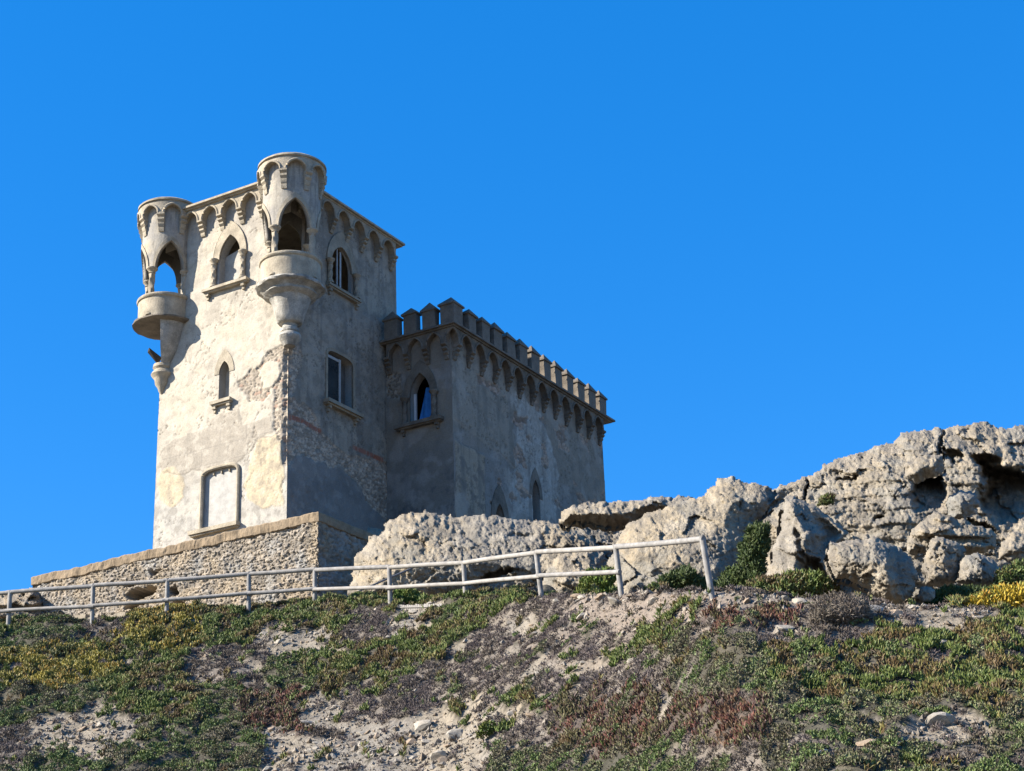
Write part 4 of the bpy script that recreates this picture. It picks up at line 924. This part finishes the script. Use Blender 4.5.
def leaves(P, Nrm, ln, wd, col):
    n = len(P); up = Nrm/np.linalg.norm(Nrm, axis=1, keepdims=True)
    r = rng.normal(size=(n, 3)); u = np.cross(up, r); u /= np.linalg.norm(u, axis=1, keepdims=True) + 1e-9; w = np.cross(up, u)
    V = np.stack([P, P + up*ln[:, None]*.5 + u*wd[:, None], P + up*ln[:, None], P + up*ln[:, None]*.5 - u*wd[:, None] + w*wd[:, None]*.5], 1)
    return V.reshape(-1, 3), np.arange(4*n).reshape(n, 4), None, np.repeat(col, 4, 0)
PAL = {'Y': [(.30, .255, .045), (.25, .225, .05), (.17, .165, .04), (.34, .23, .045), (.11, .12, .035)], 'G': [(.125, .165, .04), (.085, .125, .03), (.15, .18, .05), (.17, .15, .05), (.13, .09, .04)],
       'R': [(.15, .095, .055), (.17, .075, .055), (.12, .12, .05), (.10, .06, .05), (.14, .13, .06)], 'C': [(.16, .215, .07), (.125, .175, .055), (.19, .225, .09), (.20, .20, .105), (.16,.14,.09)],
       'P': [(.165, .135, .125), (.12, .095, .09), (.22, .185, .16), (.085, .068, .06), (.18, .15, .12)], 'D': [(.065, .095, .025), (.05, .075, .02), (.085, .11, .03)], 'YB': [(.48, .34, .035), (.52, .37, .05), (.24, .24, .045), (.46, .25, .035), (.15, .17, .04)], 'F': [(.13, .19, .035), (.10, .15, .03), (.19, .21, .05)], 'W': [(.22, .25, .16), (.17, .22, .11)], 'T': [(.23, .19, .155), (.19, .155, .125), (.27, .23, .18)], 'L': [(.12, .09, .065), (.09, .07, .05), (.16, .125, .09), (.07, .06, .04)]}
def palette(k, n, P, seed, cid=None):
    p = C(PAL[k]); m = len(p)
    f = (fbm(P/.55, 3, seed)*.9 + .5 + rng.normal(0, .22, n))*m
    if cid is not None: f = (((cid*7.13) % 1)*.8 + .1 + fbm(P/.5, 2, seed)*.3 + rng.normal(0, .13, n))*m
    i = np.clip(f.astype(int), 0, m - 1)
    return p[i]*rng.uniform(.78, 1.22, (n, 1))
def gnormal(x, y):
    e = .12; return np.stack([-(ground(x + e, y) - ground(x - e, y))/(2*e), -(ground(x, y + e) - ground(x, y - e))/(2*e), np.ones_like(x)], -1)
def scatter(kinds, dens, seed, xr=(-21, 16.5), yr=(23, 47.5)):
    n = int((xr[1] - xr[0])*15.5*dens); x = rng.uniform(*xr, n); d = rng.uniform(-13.3, 2.2, n); y = d + np.interp(x, CX, CY)
    z0 = ground_base(x, y); px, py = proj(np.stack([x, y, z0], -1))
    m = (d < 2.2) & (py < 830) & (px > -130) & (px < 1150); x, y = x[m], y[m]
    z = ground(x, y); k, px, py = veg_kind(x, y, z); m = np.isin(k, kinds); return x[m], y[m], z[m], k[m], px[m], py[m]
def mat_cover(name, label, kind, dens, ln, wd, kindfn, lump, seed, material, cat, bare=.25, tipc=None, tilt=.5, bend=.35):
    x, y, z, k, px, py = scatter([kind], dens, seed)
    hole = fbm2(x, y, .7, 3, 501); m = hole > -.62 + BARE[kind]; x, y, z, k = x[m], y[m], z[m], k[m]
    pk = fbm2(x, y, .17, 2, seed + 6) > -.22; x, y, z, k = x[pk], y[pk], z[pk], k[pk]
    h, f1, cid = mound(x, y, k); gap = f1 < .66 + .3*rng.random(len(f1)); x, y, z, h, cid = x[gap], y[gap], z[gap], h[gap], cid[gap]
    n = len(x); P = np.stack([x, y, z + h*rng.uniform(.86, 1, n) - .02], -1)
    N = gnormal(x, y)*.35 + C([0, 0, .75]) + rng.normal(0, tilt, (n, 3))*C([1, 1, .5]); N[:, 2] = np.maximum(N[:, 2], .05)
    col = palette(kind, n, P, seed + 4, cid); L = ln*rng.uniform(.6, 1.25, n); Wd = wd*rng.uniform(.7, 1.3, n)
    V, Q, T, tone = kindfn(P, N, L, Wd, col) if kindfn is leaves else kindfn(P, N, L, Wd, col, bend, None if tipc is None else col*C(tipc))
    o = link(name, make_mesh(name, V, Q, T, tone, False), material); tag(o, label, cat, kind="stuff"); return o
mat_cover("ice_plant", "olive and yellow ice plant mat on the left part of the slope", 'Y', 1900, .105, .015, fingers, .34, 500, M_LEAF, "ground cover", bare=.08, tipc=(1.25, 1.1, 1.0))
mat_cover("ice_plant", "dark green ice plant mats spread over the slope", 'G', 2000, .10, .0135, fingers, .34, 520, M_LEAF, "ground cover", bare=.1, tipc=(1.25, 1.05, .9))
mat_cover("ice_plant", "reddish brown ice plant mats low on the slope", 'R', 1700, .10, .0135, fingers, .28, 540, M_LEAF, "ground cover", bare=.16, tipc=(1.2, .9, .8))
mat_cover("cushion_scrub", "low grey green cushion scrub along the bottom of the slope", 'C', 5200, .055, .0125, leaves, .40, 560, M_LEAF, "ground cover", bare=.1, tilt=.9)
mat_cover("dry_scrub", "dead grey purple scrub mats on the slope", 'P', 2500, .075, .008, fingers, .30, 580, M_TWIG, "ground cover", bare=.2, tilt=1.0, bend=.9)
x, y, z, k, px, py = scatter(['C', 'G', 'Y', 'R'], 300, 595); h, f1, cid = mound(x, y, k); n = len(x); P = np.stack([x, y, z + h*.92 - .01], -1)
V, Q, T, tone = fingers(P, C([0, 0, .55]) + rng.normal(0, .8, (n, 3))*C([1, 1, .5]), .075*rng.uniform(.5, 1.3, n), np.full(n, .008), palette('L', n, P, 596), .9)
tag(link("plant_litter", make_mesh("plant_litter", V, Q, T, tone), M_TWIG), "brown dead stems and litter between the mat plants", "litter", kind="stuff")
# sparse tufts on the bare sand
x, y, z, k, px, py = scatter(['B'], 160, 600); m = fbm2(x, y, .5, 3, 601) > -.05; x, y, z = x[m], y[m], z[m]; n = len(x); P = np.stack([x, y, z], -1)
V, Q, T, tone = fingers(P, C([0, 0, .8]) + rng.normal(0, .7, (n, 3))*C([1, 1, .4]), .09*rng.uniform(.5, 1.2, n), np.full(n, .007), palette('T', n, P, 602))
tag(link("dry_grass", make_mesh("dry_grass", V, Q, T, tone), M_TWIG), "sparse dry tufts on the bare sandy patches", "ground cover", kind="stuff")

def shrub(poly, Y, T, kind, label, n, ln, wd, kf=fingers, name="shrub", cat="shrub", seed=0, tilt=.5, mat_=None, k=.35, bend=.35, follow=None):
    poly = np.asarray(poly, float); x0, y0 = poly.min(0); x1, y1 = poly.max(0); out = []
    while len(out) < 4: out.append((rng.uniform(x0, x1, n*2), rng.uniform(y0, y1, n*2)))
    gx = np.concatenate([o[0] for o in out]); gy = np.concatenate([o[1] for o in out])
    W = at(gx, gy, np.full(gx.shape, float(Y))); sd = psd(poly, gx + 5*fbm2(W[:, 0], W[:, 2], .4, 3, seed), gy + 4*fbm2(W[:, 0], W[:, 2], .4, 3, seed + 1)); m = sd > 0
    gx, gy, sd, W = gx[m][:n], gy[m][:n], sd[m][:n], W[m][:n]; q = len(gx); mm = sd/(FOC/Y)
    t = T*np.sqrt(np.clip(1 - (1 - np.clip(mm/k, 0, 1))**2, 0, 1))*(1 + .35*fbm2(W[:, 0], W[:, 2], .35, 3, seed + 2))
    base = float(Y) + (0 if follow is None else follow*(W[:, 2] - W[:, 2].min()))
    P = at(gx, gy, base - t*rng.uniform(.55, 1, q))
    N = C([0, -.35, .6]) + rng.normal(0, tilt, (q, 3)); col = palette(kind, q, P, seed + 3)
    L, Wd = ln*rng.uniform(.6, 1.25, q), wd*rng.uniform(.7, 1.3, q)
    V, Q, Tt, tone = kf(P, N, L, Wd, col) if kf is leaves else kf(P, N, L, Wd, col, bend)
    cen = P.mean(0); cen[2] = P[:, 2].min()
    o = link(name, make_mesh(name, V - cen, Q, Tt, tone), mat_ or M_LEAF); o.location = cen; tag(o, label, cat); return o
shrub([(716,592),(722,575),(738,565),(742,545),(748,532),(757,524),(769,524),(772,532),(770,545),(765,560),(766,572),(775,580),(775,596)], 40.2, .6, 'D', "dark green bush climbing the pale rock slab", 5200, .12, .017, seed=700, follow=.5)
shrub([(738,598),(750,582),(775,577),(800,573),(815,575),(835,585),(850,600),(800,602)], 35.2, .6, 'G', "low green bush between the leaning rock and the big boulder", 4200, .11, .016, seed=710)
shrub([(640,596),(656,584),(670,571),(686,567),(697,573),(710,584),(722,592),(700,598)], 38.4, .6, 'D', "small dark green bush at the last fence post", 3000, .11, .016, seed=720)
shrub([(574,598),(582,580),(590,572),(604,570),(616,574),(618,592),(610,598)], 42.4, .5, 'F', "bright green bush against the rocks behind the fence", 2600, .12, .017, seed=730)
shrub([(385,606),(392,594),(405,589),(416,590),(430,597),(470,598),(510,597),(520,604),(450,608)], 45.4, .5, 'F', "strip of fresh green plants at the foot of the big outcrop", 3200, .11, .016, seed=740)
shrub([(322,612),(335,603),(362,598),(385,600),(388,612),(350,616)], 45.8, .5, 'G', "green plants in the shade at the corner of the terrace wall", 2000, .11, .016, seed=745)
shrub([(948,616),(958,605),(978,595),(997,588),(1024,585),(1060,588),(1080,600),(1070,614),(1010,616)], 32.2, .6, 'YB', "bright yellow bush at the right edge of the slope", 4800, .12, .016, seed=750)
shrub([(918,612),(922,596),(945,588),(985,588),(1000,590),(975,600),(960,614),(940,618)], 34.9, .5, 'D', "dark shaded plants between the boulders and the yellow bush", 2800, .10, .016, seed=760)
shrub([(992,580),(1004,566),(1024,560),(1060,562),(1060,590),(1000,590)], 35.4, .3, 'G', "sparse dull green plants under the layered rock at the right edge", 1500, .10, .016, seed=765)
shrub([(806,624),(812,606),(826,597),(845,594),(862,599),(874,610),(872,626),(840,630)], 31.0, .4, 'T', "dry brown grey bush at the top of the slope below the big boulder", 3000, .11, .006, seed=770, tilt=.8, mat_=M_TWIG, bend=.7)
shrub([(535,694),(536,684),(542,677),(552,675),(562,679),(564,688),(556,695),(545,698)], 36.2, .3, 'W', "pale green cushion plant alone on the grey scrub", 1500, .06, .014, kf=leaves, seed=780, tilt=.8)
shrub([(476,736),(480,726),(488,722),(496,726),(498,735),(490,740)], 34.6, .25, 'F', "small fresh green tuft on the bare sand", 700, .07, .014, kf=leaves, seed=790, tilt=.8)
shrub([(816,506),(820,497),(828,494),(835,499),(832,508)], 43.5, .2, 'G', "small grey green tuft growing on the cliff face", 500, .09, .012, seed=795)

# ---------------------------------------------------------------- loose stones
def stone_mesh(seed, sub=2):
    import bmesh
    r = random.Random(seed); bm = bmesh.new(); bmesh.ops.create_icosphere(bm, subdivisions=sub, radius=1.0)
    cuts = [(Vector((r.uniform(-1, 1), r.uniform(-1, 1), r.uniform(-.6, 1))).normalized(), r.uniform(.45, .8)) for _ in range(9)]
    for v in bm.verts:
        for n_, d_ in cuts:
            k = v.co.dot(n_) - d_
            if k > 0: v.co -= n_*k
        v.co *= 1 + r.uniform(-.03, .03)
    me = bpy.data.meshes.new("stone"); bm.to_mesh(me); bm.free(); return me
M_PEB = mat("pale_limestone", (.40, .355, .29), var=.3, vscale=5, bump=.5, bscale=25, bdist=.02); M_PEB2 = mat("tan_stone", (.36, .275, .195), var=.3, vscale=5, bump=.5, bscale=25, bdist=.02); M_PEB3 = mat("white_stone", (.56, .55, .52), var=.1, vscale=5, bump=.3)
protos = []
for i in range(9):
    me = stone_mesh(900 + i); me.materials.append((M_PEB, M_PEB, M_PEB2)[i % 3]); protos.append(me)
white = stone_mesh(950); white.materials.append(M_PEB3)
def on_slope(px, py):                        # where the line of sight through a picture point meets the hillside
    Y = np.linspace(24, 47, 900); P = at(np.full(900, float(px)), np.full(900, float(py)), Y); g = ground(P[:, 0], P[:, 1]) - P[:, 2]
    i = int(np.argmax(g > 0)); return P[i] if g[i] > 0 else None
def stone(px, py, size, label, group=None, me=None, flat=.6, asp=1.3):
    p = on_slope(px, py)
    if p is None: return None
    o = bpy.data.objects.new("stone", me or protos[random.randrange(9)]); COL.objects.link(o); s = size/2
    o.scale = (s*asp, s, s*flat); o.rotation_euler = (random.uniform(-.3, .3) + .25, random.uniform(-.35, .35), random.uniform(-.9, .9)); o.location = p + C([0, 0, s*flat*.35])
    tag(o, label, "stone", group); return o
named = [(421,729,.62,"largest pale angular stone on the bare sand at the bottom of the slope",0),(458,736,.50,"white flat stone just right of the largest angular stone",1),(534,717,.36,"reddish tan stone beside the dry scrub at mid slope",2),
 (582,618,.38,"pale stone near the crest of the pinkish bare ground",0),(616,605,.55,"long pale flat stone under the second fence post from the right",0),(667,614,.36,"orange tan stone on the crest near the fence end",2),
 (784,630,.42,"pale pinkish stone among reddish plants at the right of the crest",0),(942,725,.62,"large rounded tan stone on the sandy patch at the lower right",0),(818,759,.42,"bright white stone at the bottom among green scrub",9),
 (979,698,.52,"pale block of stone in green plants near the right edge",0),(996,708,.24,"small white stone right of the pale block",9),(870,746,.45,"tan stone half buried in scrub at the lower right",2),
 (942,645,.40,"grey stone in the green plants below the yellow bush",0),(895,616,.42,"orange brown stone on the sandy strip below the big boulder",2),(874,611,.50,"narrow pale stone leaning at the edge of the dry brown bush",0),
 (90,764,.40,"pale stone at the bottom left in front of green scrub",0),(113,661,.24,"little white stone in the olive ice plant",9),(279,643,.36,"pale wedge stone on the bare patch below the fence at left",0),(305,724,.40,"tan stone at the upper end of the lower sandy slope",0),
 (440,758,.48,"pale stone near the bottom edge below the largest angular stone",0),(365,748,.38,"pale stone at the left of the lower sandy slope",0),(824,710,.24,"small pale stone in the middle of the green scrub at right",0),(635,661,.32,"grey stone on the pinkish ground at mid slope",0),(568,764,.3,"stone at the very bottom between dead scrub and green cushions",0)]
for px, py, s, lab, k in named:
    stone(px, py, s*.8, lab, None, white if k == 9 else protos[(int(px) // 7)*3 % 9 if k == 0 else (2, 5, 8)[int(px) % 3]] if k != 1 else protos[0])
x, y, z, k, px, py = scatter(['B'], 9, 980); sel = [(a, b) for a, b in zip(px, py) if -5 < a < 1029 and 590 < b < 775]; random.shuffle(sel)
for a, b in sel[:150]:
    stone(a, b, random.choice((.10, .13, .16, .2, .26)), "small pale stone lying loose on a bare sandy patch", "small loose stones on the bare patches")
# gravel
x, y, z, k, px, py = scatter(['B', 'P'], 110, 990); n = len(x); T0 = C([(1, 0, 0), (-1, 0, 0), (0, 1, 0), (0, -1, 0), (0, 0, 1), (0, 0, -1)], float); F0 = C([(0, 2, 4), (2, 1, 4), (1, 3, 4), (3, 0, 4), (2, 0, 5), (1, 2, 5), (3, 1, 5), (0, 3, 5)])
s = np.clip(rng.lognormal(-3.5, .5, n), .012, .09); sh = T0[None]*(rng.uniform(.5, 1.2, (n, 6, 1))) + rng.normal(0, .22, (n, 6, 3)); V = C([x, y, z + s*.3]).T[:, None] + sh*s[:, None, None]
col = C([(.36, .31, .25), (.28, .24, .19), (.24, .215, .185), (.28, .22, .16)])[rng.integers(0, 4, n)]*rng.uniform(.75, 1.2, (n, 1))
tag(link("gravel", make_mesh("gravel", V.reshape(-1, 3), None, (np.arange(n)[:, None, None]*6 + F0[None]).reshape(-1, 3), np.repeat(col, 6, 0)), M_GROUND), "small loose gravel on the sandy slope", "gravel", kind="stuff")
